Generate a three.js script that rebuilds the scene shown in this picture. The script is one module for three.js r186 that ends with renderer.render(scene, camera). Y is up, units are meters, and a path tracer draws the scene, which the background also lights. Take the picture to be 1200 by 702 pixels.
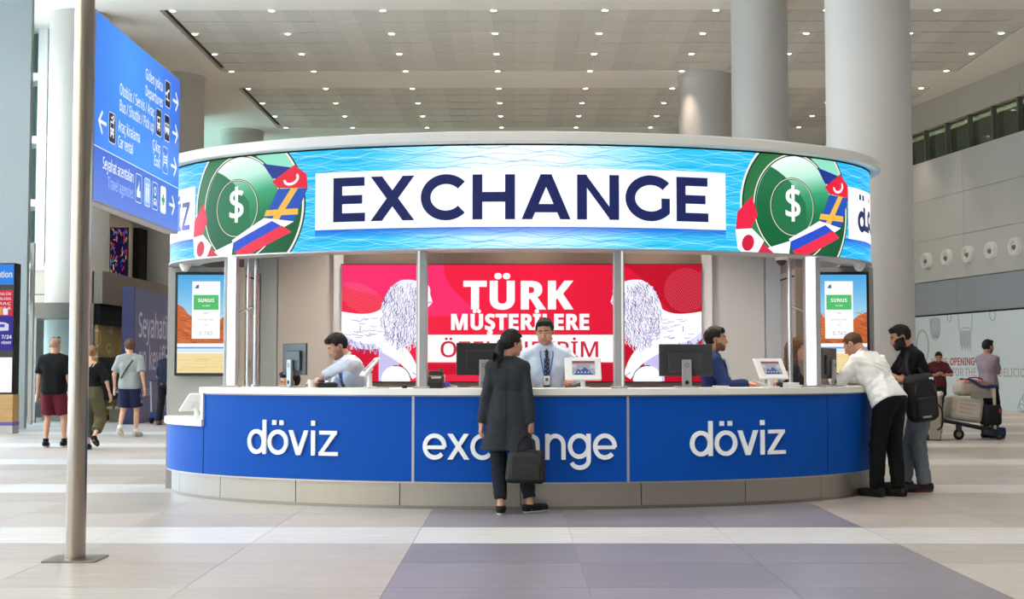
import * as THREE from 'three';
import { RoundedBoxGeometry } from 'three/addons/geometries/RoundedBoxGeometry.js';
import { mergeGeometries } from 'three/addons/utils/BufferGeometryUtils.js';
import { Sky } from 'three/addons/objects/Sky.js';
import { RectAreaLightUniformsLib } from 'three/addons/lights/RectAreaLightUniformsLib.js';

// ---------------------------------------------------------------- camera, sky, exposure
const S = (hex) => new THREE.Color(hex);
const scene = new THREE.Scene();
const camera = new THREE.PerspectiveCamera(26.34, 1200 / 702, 0.1, 300);
camera.position.set(0, 1.32, 0);
camera.rotation.set(Math.atan(77.5 / 1500), 0.004, 0, 'YXZ');
const renderer = new THREE.WebGLRenderer({ antialias: true });
renderer.toneMapping = THREE.LinearToneMapping;
renderer.toneMappingExposure = 0.96;
renderer.shadowMap.enabled = true;
RectAreaLightUniformsLib.init();
const sky = new Sky();
sky.scale.setScalar(1000);
Object.assign(sky.material.uniforms.turbidity, { value: 10 });
sky.material.uniforms.rayleigh.value = 0.15;
sky.material.uniforms.mieCoefficient.value = 0.005;
sky.material.uniforms.mieDirectionalG.value = 0.75;
sky.material.uniforms.sunPosition.value.setFromSphericalCoords(1, Math.PI / 2 - 0.95, -2.2);
sky.material.uniforms.cloudCoverage.value = 0.95;
sky.material.uniforms.cloudDensity.value = 0.8;
sky.name = 'sky';
scene.add(sky);
scene.environmentIntensity = 2.3;
// sun over the roof: it reaches only the apron outside, added to bounce light to the ceiling
const sun = new THREE.DirectionalLight(S('#fffaf2'), 32);
sun.position.set(40, 70, 12); sun.target.position.set(0, 0, -10); sun.castShadow = true; sun.name = 'sun';
Object.assign(sun.shadow.camera, { left: -70, right: 70, top: 70, bottom: -70, near: 1, far: 200 }); sun.shadow.mapSize.set(2048, 2048);
scene.add(sun, sun.target);

const BAND_GLOW = 1.2, BAND_LIGHT = 0.8, KIOSK_CD = 12, HALL_CD = 58;            // display band: what the eye sees, what it throws; kiosk lamps in candela

// ---------------------------------------------------------------- helpers
let seed = 7;
const rnd = () => { seed = (seed + 0x6d2b79f5) | 0; let t = Math.imul(seed ^ (seed >>> 15), 1 | seed); t = (t + Math.imul(t ^ (t >>> 7), 61 | t)) ^ t; return ((t ^ (t >>> 14)) >>> 0) / 4294967296; };
const names = {};
const numbered = (n) => { const k = names[n] = (names[n] ?? -1) + 1; return k ? n + '_' + String(k).padStart(3, '0') : n; };
function shade(o) { o.castShadow = o.receiveShadow = true; return o; }
function tag(o, label, category, group) { o.userData.label = label; o.userData.category = category; if (group) o.userData.group = group; return o; }
function thing(name, label, category, pos = [0, 0, 0], turn = 0, group) {
  const o = new THREE.Group(); o.name = numbered(name); o.position.set(...pos); o.rotation.y = turn; scene.add(o);
  return tag(o, label, category, group);
}
function structure(name, geo, m) {
  const o = geo ? shade(new THREE.Mesh(merge(geo), m)) : new THREE.Group();
  o.name = numbered(name); o.userData.kind = 'structure'; scene.add(o); return o;
}
function merge(g) {
  if (!Array.isArray(g)) return g;
  if (g.length === 1) return g[0];
  return mergeGeometries(g.map((x) => { const y = x.index ? x.toNonIndexed() : x; for (const k of Object.keys(y.attributes)) if (!['position', 'normal', 'uv'].includes(k)) y.deleteAttribute(k); if (!y.attributes.uv) y.setAttribute('uv', new THREE.BufferAttribute(new Float32Array(y.attributes.position.count * 2), 2)); return y; }));
}
function part(parent, name, geo, m, label) {
  const o = shade(new THREE.Mesh(merge(geo), m)); o.name = name; if (label) o.userData.label = label; parent.add(o); return o;
}
function single(name, label, category, geo, m, pos = [0, 0, 0], turn = 0, group) {
  const o = shade(new THREE.Mesh(merge(geo), m)); o.name = numbered(name); o.position.set(...pos); o.rotation.y = turn; scene.add(o); return tag(o, label, category, group);
}
const box = (w, h, d, x = 0, y = 0, z = 0) => new THREE.BoxGeometry(w, h, d).translate(x, y, z);
const bounds = (x0, x1, y0, y1, z0, z1) => uvMetres(box(x1 - x0, y1 - y0, z1 - z0, (x0 + x1) / 2, (y0 + y1) / 2, (z0 + z1) / 2));
const rbox = (w, h, d, r, x = 0, y = 0, z = 0, s = 2) => new RoundedBoxGeometry(w, h, d, s, Math.min(r, w / 2.01, h / 2.01, d / 2.01)).translate(x, y, z);
const cyl = (r0, r1, h, x = 0, y = 0, z = 0, n = 24) => new THREE.CylinderGeometry(r0, r1, h, n).translate(x, y, z);
const V = (a) => new THREE.Vector3(...a);
function tube(pts, r, n = 8, seg) { const c = pts.length > 2 ? new THREE.CatmullRomCurve3(pts.map(V), false, 'catmullrom', 0.4) : new THREE.LineCurve3(V(pts[0]), V(pts[1])); return new THREE.TubeGeometry(c, seg || (pts.length > 2 ? pts.length * 6 : 1), r, n); }
function rod(a, b, r0, r1 = r0, n = 10) { const p = V(a), q = V(b), d = q.clone().sub(p), L = d.length(); const g = new THREE.CylinderGeometry(r1, r0, L, n); g.translate(0, L / 2, 0); g.applyQuaternion(new THREE.Quaternion().setFromUnitVectors(new THREE.Vector3(0, 1, 0), d.normalize())); return g.translate(...a); }
// box-projected uv in metres
function uvMetres(g) {
  const p = g.attributes.position, n = g.attributes.normal, uv = new Float32Array(p.count * 2);
  for (let i = 0; i < p.count; i++) {
    const ax = Math.abs(n.getX(i)), ay = Math.abs(n.getY(i)), az = Math.abs(n.getZ(i));
    if (ay > ax && ay > az) { uv[2 * i] = p.getX(i); uv[2 * i + 1] = p.getZ(i); } else if (ax > az) { uv[2 * i] = p.getZ(i); uv[2 * i + 1] = p.getY(i); } else { uv[2 * i] = p.getX(i); uv[2 * i + 1] = p.getY(i); }
  }
  g.setAttribute('uv', new THREE.BufferAttribute(uv, 2)); return g;
}
function mat(color, roughness = 0.6, o = {}) { return new THREE.MeshStandardMaterial({ color: S(color), roughness, ...o }); }
function phys(color, roughness = 0.6, o = {}) { return new THREE.MeshPhysicalMaterial({ color: S(color), roughness, ...o }); }
function glow(color, k) { return new THREE.MeshStandardMaterial({ color: 0x111111, emissive: S(color), emissiveIntensity: k, roughness: 0.6 }); }
// noise texture: value noise stretched by (fx, fy), returned as repeating grey-ish colour around 1
function noiseTexture(w, h, layers, lo, hi, repeat, srgb = true) {
  const d = new Uint8Array(w * h * 4), acc = new Float32Array(w * h);
  for (const [fx, fy, amp] of layers) {
    const gw = Math.max(1, Math.round(fx)), gh = Math.max(1, Math.round(fy)), g = new Float32Array(gw * gh).map(rnd);
    for (let y = 0; y < h; y++) for (let x = 0; x < w; x++) {
      const u = (x / w) * gw, v = (y / h) * gh, i = Math.floor(u), j = Math.floor(v), a = u - i, b = v - j, s = a * a * (3 - 2 * a), t = b * b * (3 - 2 * b);
      const q = (ii, jj) => g[(jj % gh) * gw + (ii % gw)];
      acc[y * w + x] += amp * ((q(i, j) * (1 - s) + q(i + 1, j) * s) * (1 - t) + (q(i, j + 1) * (1 - s) + q(i + 1, j + 1) * s) * t - 0.5);
    }
  }
  for (let i = 0; i < acc.length; i++) { const v = 255 * (lo + (hi - lo) * Math.min(1, Math.max(0, acc[i] + 0.5))); d[4 * i] = d[4 * i + 1] = d[4 * i + 2] = v; d[4 * i + 3] = 255; }
  const t = new THREE.DataTexture(d, w, h); t.wrapS = t.wrapT = THREE.RepeatWrapping; t.magFilter = THREE.LinearFilter; if (srgb) t.colorSpace = THREE.SRGBColorSpace;
  if (repeat) t.repeat.set(...repeat); t.needsUpdate = true; return t;
}
function canvasTexture(w, h, draw) {
  const c = document.createElement('canvas'); c.width = w; c.height = h; draw(c.getContext('2d'), w, h);
  const t = new THREE.CanvasTexture(c); t.colorSpace = THREE.SRGBColorSpace; return t;
}
function screenMaterial(t, k, roughness = 0.25) { return new THREE.MeshPhysicalMaterial({ specularIntensity: 0.25, color: 0x050505, emissive: 0xffffff, emissiveMap: t, emissiveIntensity: k, roughness }); }
function text(c, s, x, y, size, { font = 'sans-serif', bold = false, color = '#fff', align = 'left', sx = 1, stroke = 0, fit = 0 } = {}) {
  c.save(); c.font = (bold ? 'bold ' : '') + size + 'px ' + font; if (fit) sx = fit / c.measureText(s).width; c.translate(x, y); c.scale(sx, 1); c.fillStyle = color; c.textAlign = align; c.textBaseline = 'alphabetic'; c.fillText(s, 0, 0);
  if (stroke) { c.shadowColor = 'transparent'; c.strokeStyle = color; c.lineWidth = stroke; c.lineJoin = 'miter'; c.strokeText(s, 0, 0); }
  c.restore();
}
function rectLight(color, intensity, w, h, pos, towards) { const l = new THREE.RectAreaLight(S(color), intensity, w, h); l.position.set(...pos); l.lookAt(...towards); l.name = 'area_lamp'; scene.add(l); return l; }

// ---------------------------------------------------------------- shared materials
const brushed = noiseTexture(256, 256, [[256, 3, 0.6], [90, 2, 0.4]], 0.35, 0.6, null, false);
const M = {
  steel: new THREE.MeshStandardMaterial({ color: S('#b9b2a8'), metalness: 1, roughness: 0.33, roughnessMap: null }),
  steelDark: new THREE.MeshStandardMaterial({ color: S('#8d8780'), metalness: 1, roughness: 0.38 }),
  chrome: new THREE.MeshStandardMaterial({ color: S('#c9c6c2'), metalness: 1, roughness: 0.2 }),
  aluminium: new THREE.MeshStandardMaterial({ color: S('#a9a9ab'), metalness: 0.6, roughness: 0.42 }),
  white: mat('#e6e5e2', 0.45), whiteGloss: phys('#ececea', 0.3, { clearcoat: 0.4, clearcoatRoughness: 0.2 }),
  black: mat('#0e0e10', 0.45), blackMatt: mat('#0b0b0c', 0.85), rubber: mat('#141415', 0.8),
  grey: mat('#8e8d8a', 0.5), darkGrey: mat('#3a3b3d', 0.5), glass: new THREE.MeshPhysicalMaterial({ color: S('#eef6f4'), roughness: 0, transmission: 1, thickness: 0, ior: 1.5 }),
  greenGlass: new THREE.MeshPhysicalMaterial({ color: S('#cfe8e0'), roughness: 0.02, transmission: 1, thickness: 0, ior: 1.5 }),
};
// ---------------------------------------------------------------- the hall: floor, ceiling, walls, pillars
const CEIL = 9.97, LEFT = -12.8;
{
  const streak = noiseTexture(512, 256, [[6, 60, 0.5], [14, 128, 0.35], [256, 256, 0.25]], 0.86, 1.0);
  const streak2 = noiseTexture(512, 256, [[5, 40, 0.5], [20, 128, 0.4], [256, 256, 0.2]], 0.84, 1.0);
  const tone = (hex, t, r) => phys(hex, r, { map: t });
  const light = [tone('#b9afa6', streak, 0.33), tone('#b4aaa1', streak2, 0.35), tone('#bcb3ab', streak, 0.34)];
  const pale = [tone('#dbd8d5', streak, 0.32), tone('#d8d4d1', streak2, 0.33)];
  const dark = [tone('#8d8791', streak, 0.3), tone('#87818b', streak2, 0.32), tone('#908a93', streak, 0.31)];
  // far floor: the same tiles as a pattern of flat joints and bands
  const rowLen = 0.95, far = canvasTexture(1024, 1024, (c, w, h) => {
    c.fillStyle = '#b6aca3'; c.fillRect(0, 0, w, h);
    for (let r = 0; r < 4; r++) for (let k = 0; k < 4; k++) { c.fillStyle = r === 0 ? ['#d2ceca', '#cfcbc7'][k % 2] : ['#b9afa6', '#b3a9a0', '#bcb3aa', '#b5aba2'][(k * 3 + r * 5) % 4]; c.fillRect(k * 256 + 1, r * 256 + 1, 254, 254); }
  });
  far.wrapS = far.wrapT = THREE.RepeatWrapping; far.repeat.set(1 / 4.8, 1 / 3.8); far.offset.set(0.78 / 4.8, 9.6 / 3.8);
  const fl = structure('floor', [bounds(-14, 24, -0.3, -0.005, -56, 15)], phys('#ffffff', 0.36, { map: far }));
  const variants = [0, 1, 2].map((k) => { const g = box(1.196, 0.02, 0.946, 0, -0.01, 0), u = g.attributes.uv; for (let i = 0; i < u.count; i++) u.setXY(i, u.getX(i) * 0.9 + k * 0.31, u.getY(i) * 0.8 + k * 0.17); return g; });
  for (let r = -3; r < 9; r++) for (let c = -7; c < 8; c++) {
    const z = -9.6 - (r + 0.5) * rowLen, x = -0.78 + (c + 0.5) * 1.2;
    if (Math.abs(x) > -z * 0.42 + 1.6) continue;
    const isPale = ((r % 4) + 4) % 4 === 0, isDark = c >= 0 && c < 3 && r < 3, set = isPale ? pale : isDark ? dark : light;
    const t = part(fl, 'floor_tile', variants[(c * 7 + r * 3 + 50) % 3], set[(c * 5 + r * 11 + 60) % set.length]);
    t.position.set(x, 0, z);
  }
}
{
  // ceiling slab with two recessed panel fields
  const cm = mat('#efebe6', 0.75), lid = mat('#3d3a37', 0.9);
  const slab = (x0, x1, z0, z1) => bounds(x0, x1, CEIL, CEIL + 0.4, z0, z1);
  const X0 = -8.72, X1 = 12.95, A0 = -37.3, A1 = -30.75, B0 = -46.2, B1 = -39.55;
  const ceil = structure('ceiling', [slab(-14, 24, A1, 15), slab(-14, X0, -56, A1), slab(X1, 24, -56, A1), slab(X0, X1, B1, A0), slab(X0, X1, -56, B0)], cm);
  const perf = noiseTexture(128, 128, [[128, 128, 1.2], [6, 6, 0.3]], 0.9, 1.0);
  perf.repeat.set(2, 2);
  const pm = ['#e4e0da', '#dfdbd5', '#e8e4de'].map((h) => mat(h, 0.6, { map: perf }));
  const rail = mat('#e6e1da', 0.5);
  const spots = [-8.4, -5.98, -3.27, -0.57, 2.14, 4.84, 7.53, 10.22, 12.6];
  const field = (z1, z0, which) => {
    const f = structure('ceiling_recess', [bounds(X0, X1, CEIL + 0.12, CEIL + 0.3, z0, z1)], lid);
    const rows = 6, dz = (z1 - z0) / rows, n = 38, dx = (X1 - X0 - 0.24) / n;
    const g = rbox(dx - 0.003, 0.05, dz - 0.08, 0.004, 0, 0, 0, 1);
    for (let r = 0; r < rows; r++) {
      for (let k = 0; k < n; k++) { const p = part(f, 'ceiling_panel', g, pm[(k * 5 + r * 3) % 3]); p.position.set(X0 + 0.2 + (k + 0.5) * dx, CEIL + 0.035, z1 - (r + 0.5) * dz); }
      part(f, 'panel_rail', bounds(X0 + 0.2, X1 - 0.04, CEIL + 0.05, CEIL + 0.07, z1 - (r + 0.95) * dz, z1 - (r + 0.05) * dz), rail);
    }
    const bulb = cyl(0.07, 0.07, 0.02, 0, 0, 0, 20), ring = new THREE.TorusGeometry(0.085, 0.016, 8, 24).rotateX(Math.PI / 2);
    const lampGlow = glow('#fff1dd', 16);
    ['first', 'second', 'third', 'rear'].forEach((word, i) => spots.forEach((x) => {
      const z = z1 - Math.min(i * 2, 5.9) * dz - 0.02, y = CEIL - 0.005;
      const d = thing('ceiling_downlight', ['first', 'second', 'third', 'fourth', 'fifth', 'sixth', 'seventh', 'eighth', 'last'][spots.indexOf(x)] + ' glowing round downlight from the left, ' + word + ' lamp row of the ' + which + ' ceiling recess', 'downlight', [x, y, z], 0, word + ' lamp row of the ' + which + ' ceiling recess');
      part(d, 'trim_ring', ring, M.white); part(d, 'lamp', bulb, lampGlow);
      const l = new THREE.SpotLight(S('#ffe9d2'), 34, 0, 0.52, 1, 2); l.position.set(x, y - 0.03, z); l.target.position.set(x, 0, z); l.shadow.radius = 4; l.castShadow = true; l.name = 'downlight_lamp'; scene.add(l, l.target);
    }));
  };
  field(A1, A0, 'near'); field(B1, B0, 'far');
  // unseen lamps added over the front of the hall to brighten the foreground
  const bulb = cyl(0.12, 0.12, 0.02, 0, 0, 0, 20), ring = new THREE.TorusGeometry(0.14, 0.02, 8, 24).rotateX(Math.PI / 2), lampGlow = glow('#fff1dd', 16);
  for (const z of [-22, -15.5, -9, -2.5, 4]) for (const x of [-8, -3, 2, 7]) {
    const d = thing('hall_downlight', 'unseen large round ceiling downlight added over the front of the hall', 'downlight', [x, CEIL - 0.005, z], 0, 'downlights added over the front of the hall'); part(d, 'trim_ring', ring, M.white); part(d, 'lamp', bulb, lampGlow);
    const l = new THREE.SpotLight(S('#fff4ea'), HALL_CD, 0, 1.1, 0.7, 2); l.position.set(x, CEIL - 0.04, z); l.target.position.set(x, 0, z); l.shadow.radius = 8; l.castShadow = true; l.name = 'hall_lamp'; scene.add(l, l.target);
  }
}
{
  const wallM = mat('#cfc6bb', 0.7), conc = mat('#b9b2a8', 0.75);
  structure('ground', [bounds(-90, -13.2, -0.35, -0.15, -70, 40)], mat('#c6c7c6', 0.9));  // unseen apron, added to bounce sunlight up onto the ceiling
  // left side: daylight curtain wall along the hall
  const wl = structure('wall_left', [bounds(LEFT - 0.4, LEFT, 0, 0.35, -32.5, 15), bounds(LEFT - 0.4, LEFT, 9.4, CEIL, -32.5, 15), bounds(LEFT - 0.3, LEFT, 0, CEIL, -44, -32.5), bounds(LEFT - 0.3, LEFT, 0, 4, -56, -44)], wallM);
  const mull = mat('#e4e6e4', 0.4);
  for (let z = 15; z > -32; z -= 3.1) part(wl, 'mullion', bounds(LEFT - 0.25, LEFT - 0.08, 0.35, 9.4, z - 0.1, z), mull);
  for (const y of [2.6, 4.9, 7.2]) part(wl, 'transom', bounds(LEFT - 0.22, LEFT - 0.1, y, y + 0.1, -32.5, 15), mull);
  const win = structure('window_1', [bounds(LEFT - 0.17, LEFT - 0.16, 0.35, 9.4, -32.5, 15)], M.glass);
  for (let z = -44; z > -56; z -= 0.75) part(wl, 'mullion', bounds(LEFT - 0.25, LEFT - 0.02, 4, CEIL, z - 0.1, z), mull);
  for (let y = 4.6; y < CEIL; y += 0.9) part(wl, 'transom', bounds(LEFT - 0.2, LEFT - 0.06, y, y + 0.07, -56, -44), mull);
  structure('window_2', [bounds(LEFT - 0.15, LEFT - 0.14, 4, CEIL, -56, -44)], M.greenGlass);
  // end wall behind everything, wall behind the camera
  structure('wall_back', [bounds(-14, 24, 0, CEIL, -56.4, -56)], wallM);
  structure('wall_front', [bounds(-14, 24, 0, CEIL, 14.6, 15)], wallM);
  // the facing curtain wall in the far left corner, over a beige wall with a portal
  const Z = -32.5, wb = structure('wall_back_left', [bounds(LEFT, -10.6, 2.55, 3.85, Z - 0.3, Z)], wallM);
  part(wb, 'wall_joint', bounds(LEFT, -10.6, 3.12, 3.14, Z - 0.02, Z + 0.004), M.darkGrey);
  structure('window_4', [bounds(LEFT, -10.6, 3.85, CEIL, Z - 0.52, Z - 0.5)], new THREE.MeshPhysicalMaterial({ color: S('#b4dcd2'), roughness: 0.5, transmission: 0.6, thickness: 0 }));
  const teal = mat('#6f8f8c', 0.4);
  for (let k = 0; k < 6; k++) { const y = 3.85 + k * 1.63; part(wb, 'transom', [bounds(LEFT, -10.6, y - 0.1, y + 0.08, Z - 0.12, Z + 0.05), bounds(LEFT, -10.6, y - 0.16, y, Z - 0.62, Z - 0.42)], mull); }
  for (const [x, w] of [[-12.75, 0.1], [-12.16, 0.24], [-11.2, 0.16]]) part(wb, 'mullion', bounds(x - w / 2, x + w / 2, 3.85, CEIL, Z - 0.1, Z + 0.08), mull);
  for (const x of [-12.5, -11.75]) part(wb, 'mullion', bounds(x - 0.05, x + 0.05, 3.85, CEIL, Z - 0.6, Z - 0.44), teal);
  // portal of glass doors under it
  const dz = -29.6, dr = structure('door_1', [bounds(-12.8, -10.3, 2.42, 2.78, dz - 1.6, dz), bounds(-11.95, -11.85, 0, 2.42, dz - 0.15, dz)], M.steelDark);
  for (const [a, b] of [[-12.7, -11.95], [-11.85, -11.2], [-11.15, -10.35]]) part(dr, 'door_pane', bounds(a + 0.02, b - 0.02, 0.02, 2.42, dz - 0.06, dz - 0.045), M.glass);
  for (const x of [-11.72, -11.42]) part(dr, 'door_handle', tube([[x, 0.75, dz - 0.04], [x, 0.78, dz + 0.05], [x, 1.45, dz + 0.05], [x, 1.48, dz - 0.04]], 0.02, 8), M.chrome);
  for (const x of [-11.9, -11.17, -10.35]) part(dr, 'door_post', bounds(x - 0.03, x + 0.03, 0, 2.42, dz - 0.1, dz - 0.01), M.aluminium);
  part(dr, 'exit_lamp', bounds(-11.5, -11.2, 2.5, 2.72, dz, dz + 0.05), glow('#9fe0d0', 0.9));
  part(dr, 'door_notice', [bounds(-12.3, -12.08, 1.5, 1.6, dz - 0.04, dz - 0.035), bounds(-11.7, -11.45, 1.46, 1.66, dz - 0.04, dz - 0.035)], M.white);
  // flat cladded slab at the left picture edge
  structure('wall_pier', [bounds(-12.2, -11.02, 0, CEIL, -27.2, -27.03), bounds(-11.01, -10.38, 0, CEIL, -27.13, -27)], mat('#8f979b', 0.5));
}
{
  // right wall: turned 10.4 degrees, white cladding over a hoarding, slit windows high up
  const R = structure('wall_right'); R.position.set(14.42, 0, -36.3); R.rotation.y = Math.atan(0.184);
  // local axes: +z towards the camera end of the wall, -x faces the hall
  const Z0 = -20.5, Z1 = 52, cl = [mat('#c9c6c2', 0.45), mat('#c5c2be', 0.45), mat('#ccc9c5', 0.47)], up = mat('#b3aaa1', 0.6);
  const seg = (y0, y1, w, name, ms, t = 0) => { for (let z = Z0, i = 0; z < 8; z += w, i++) part(R, name, bounds(t, 0.3, y0 + 0.006, y1 - 0.006, z + 0.006, Math.min(z + w, 8) - 0.006), ms[i % ms.length]); };
  seg(4.05, 5.4, 4.3, 'wall_panel', cl); seg(5.4, 6.72, 4.3, 'wall_panel', cl); seg(6.72, 8.02, 4.3, 'wall_panel', cl);
  seg(9.05, CEIL, 3.4, 'wall_panel', [up]);
  part(R, 'wall_core', [bounds(0.1, 0.4, 0, 8.02, Z0, Z1), bounds(0.1, 0.4, 9.05, CEIL, Z0, Z1), bounds(0.9, 1.1, 8, 9.1, Z0, Z1)], mat('#8a8580', 0.8));
  part(R, 'wall_lining', [bounds(0, 0.1, 0, CEIL, 8, Z1)], cl[0]);
  seg(2.97, 4.03, 5.6, 'fascia_panel', [mat('#9aa0ab', 0.5), mat('#979da8', 0.5)], -0.03);
  part(R, 'shadow_gap', bounds(-0.02, 0.1, 2.92, 2.97, Z0, 8), M.blackMatt);
  for (let z = Z0; z < 8; z += 1.35) part(R, 'slit_mullion', bounds(0.02, 0.16, 8.02, 9.05, z - 0.04, z + 0.04), mat('#56564f', 0.5));
  part(R, 'slit_pane', bounds(0.2, 0.21, 8.02, 9.05, Z0, 8), new THREE.MeshPhysicalMaterial({ color: S('#aab39d'), roughness: 0.05, transmission: 0.9, thickness: 0 }));
  // hoarding print
  const hoard = canvasTexture(2048, 360, (c, w, h) => {
    c.fillStyle = '#dbe8f2'; c.fillRect(0, 0, w, h);
    const X = (m) => (m + 20.5) / 28.5 * w, Y = (m) => h - (m / 2.92) * h; // metres along the wall -> pixels
    text(c, 'WE ARE', X(-5.4), Y(1.34), 38, { color: '#b0425a', fit: 1.05 * 71.9 }); text(c, 'OPENING', X(-4.22), Y(1.34), 38, { color: '#b0425a', fit: 1.48 * 71.9, stroke: 2 });
    text(c, 'FOR THE MOST DELICIOUS', X(-4.1), Y(1.0), 42, { color: '#a39ba4', fit: 4.5 * 71.9 });
    c.strokeStyle = '#8f9aac'; c.lineWidth = 2.2;
    const el = (x, y, rx, ry) => { c.beginPath(); c.ellipse(X(x), Y(y), rx * 71.9, ry * 123, 0, 0, 7); c.stroke(); };
    el(-5.95, 1.95, 0.42, 0.55); el(-5.95, 1.95, 0.37, 0.5); el(-5.1, 2.5, 0.3, 0.36);
    for (let i = 0; i < 9; i++) { c.beginPath(); c.moveTo(X(-5.4 + i * 0.07), Y(2.85)); c.quadraticCurveTo(X(-5.45 + i * 0.09), Y(2.5), X(-5.2 + i * 0.03), Y(2.2)); c.stroke(); }
    for (const [x, y] of [[-3.25, 2.42], [5, 2.2], [-12, 2.2]]) { c.beginPath(); c.moveTo(X(x - 0.42), Y(2.9)); c.lineTo(X(x - 0.36), Y(y)); c.quadraticCurveTo(X(x), Y(y + 0.14), X(x + 0.36), Y(y)); c.lineTo(X(x + 0.42), Y(2.9)); c.stroke(); for (let i = 0; i < 12; i++) { c.beginPath(); c.moveTo(X(x - 0.34 + i * 0.06), Y(y - 0.02)); c.lineTo(X(x - 0.28 + i * 0.05), Y(y - 0.5 - (i % 3) * 0.08)); c.stroke(); } }
    el(-4.2, 2.85, 0.12, 0.14); el(-1.7, 2.85, 0.16, 0.2); el(-0.1, 0.22, 0.3, 0.2); el(-0.3, 0.12, 0.16, 0.12); el(0.2, 0.15, 0.22, 0.18); el(-0.05, 0.4, 0.18, 0.14);
  });
  const hm = new THREE.MeshStandardMaterial({ map: hoard, roughness: 0.45 });
  const g = new THREE.PlaneGeometry(28.5, 2.92).rotateY(-Math.PI / 2); g.translate(-0.021, 1.46, -6.25);
  part(R, 'hoarding_board', bounds(-0.02, 0.1, 0, 2.92, Z0, 8), mat('#dbe8f2', 0.5));
  part(R, 'hoarding_print', g, hm);
  // air nozzles
  R.updateMatrixWorld(true);
  for (let i = 0; i < 5; i++) {
    const p = new THREE.Vector3(0, 4.73, -0.4 - i * 1.28).applyMatrix4(R.matrixWorld);
    const n = thing('air_nozzle', ['first', 'second', 'third', 'fourth', 'fifth'][i] + ' white round air nozzle on the upper right wall, counting from the picture edge inwards', 'air vent', p.toArray(), R.rotation.y);
    n.scale.setScalar(0.85); part(n, 'flange', new THREE.CylinderGeometry(0.3, 0.33, 0.1, 28).rotateZ(Math.PI / 2).translate(-0.05, 0, 0), M.white);
    part(n, 'nozzle_ring', new THREE.TorusGeometry(0.24, 0.075, 12, 28).rotateY(Math.PI / 2).translate(-0.1, 0, 0), M.white);
    part(n, 'jet_bore', [new THREE.CylinderGeometry(0.07, 0.1, 0.1, 20).rotateZ(Math.PI / 2).rotateY(0.5).translate(-0.11, -0.02, 0.02)], mat('#75716c', 0.6));
  }
}
{
  // pillars: clad drums with a thin joint ring
  const pm = mat('#bdb8b3', 0.42);
  const drum = (x, z, r, top = CEIL) => {
    const p = structure('pillar', [cyl(r, r, top, 0, top / 2, 0, 64)], pm); p.position.set(x, 0, z);
    part(p, 'pillar_base', cyl(r + 0.015, r + 0.015, 0.2, 0, 0.1, 0, 48), M.steelDark); return p;
  };
  drum(5.56, -20.1, 0.655); drum(5.7, -29.8, 0.655);
  for (const [x, z] of [[5.64, -38], [-10.2, -38], [-10.2, -47], [5.64, -47]]) { const p = drum(x, z, 0.8); part(p, 'pillar_capital', [cyl(0.84, 0.8, 0.14, 0, CEIL - 0.07, 0, 48)], pm); }
  drum(-10.8, -31.3, 0.74);
}
// ---------------------------------------------------------------- the round exchange kiosk
const KX = 0.031, KZ = -13.93, KA = 3.78, KB = 2.15;           // oval plan: centre and half axes
const eP = (f, o = 0) => { const x = KA * Math.sin(f), z = KB * Math.cos(f); let nx = Math.sin(f) / KA, nz = Math.cos(f) / KB; const l = Math.hypot(nx, nz); nx /= l; nz /= l; return [KX + x + nx * o, KZ + z + nz * o, nx, nz]; };
const D = Math.PI / 180;
const arcTable = []; { let s = 0; for (let i = 0; i <= 2600; i++) { arcTable.push(s); const f = (i + 0.5) * 0.05 * D; s += Math.hypot(KA * Math.cos(f), KB * Math.sin(f)) * 0.05 * D; } }
const sOf = (f) => { const t = Math.abs(f) / (0.05 * D), i = Math.floor(t); return Math.sign(f) * (arcTable[i] + (arcTable[i + 1] - arcTable[i]) * (t - i)); };
const fOf = (s) => { const a = Math.abs(s); let i = 0, j = 2599; while (i < j) { const m = (i + j + 1) >> 1; if (arcTable[m] <= a) i = m; else j = m - 1; } return Math.sign(s) * (i + (a - arcTable[i]) / (arcTable[i + 1] - arcTable[i])) * 0.05 * D; };
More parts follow.
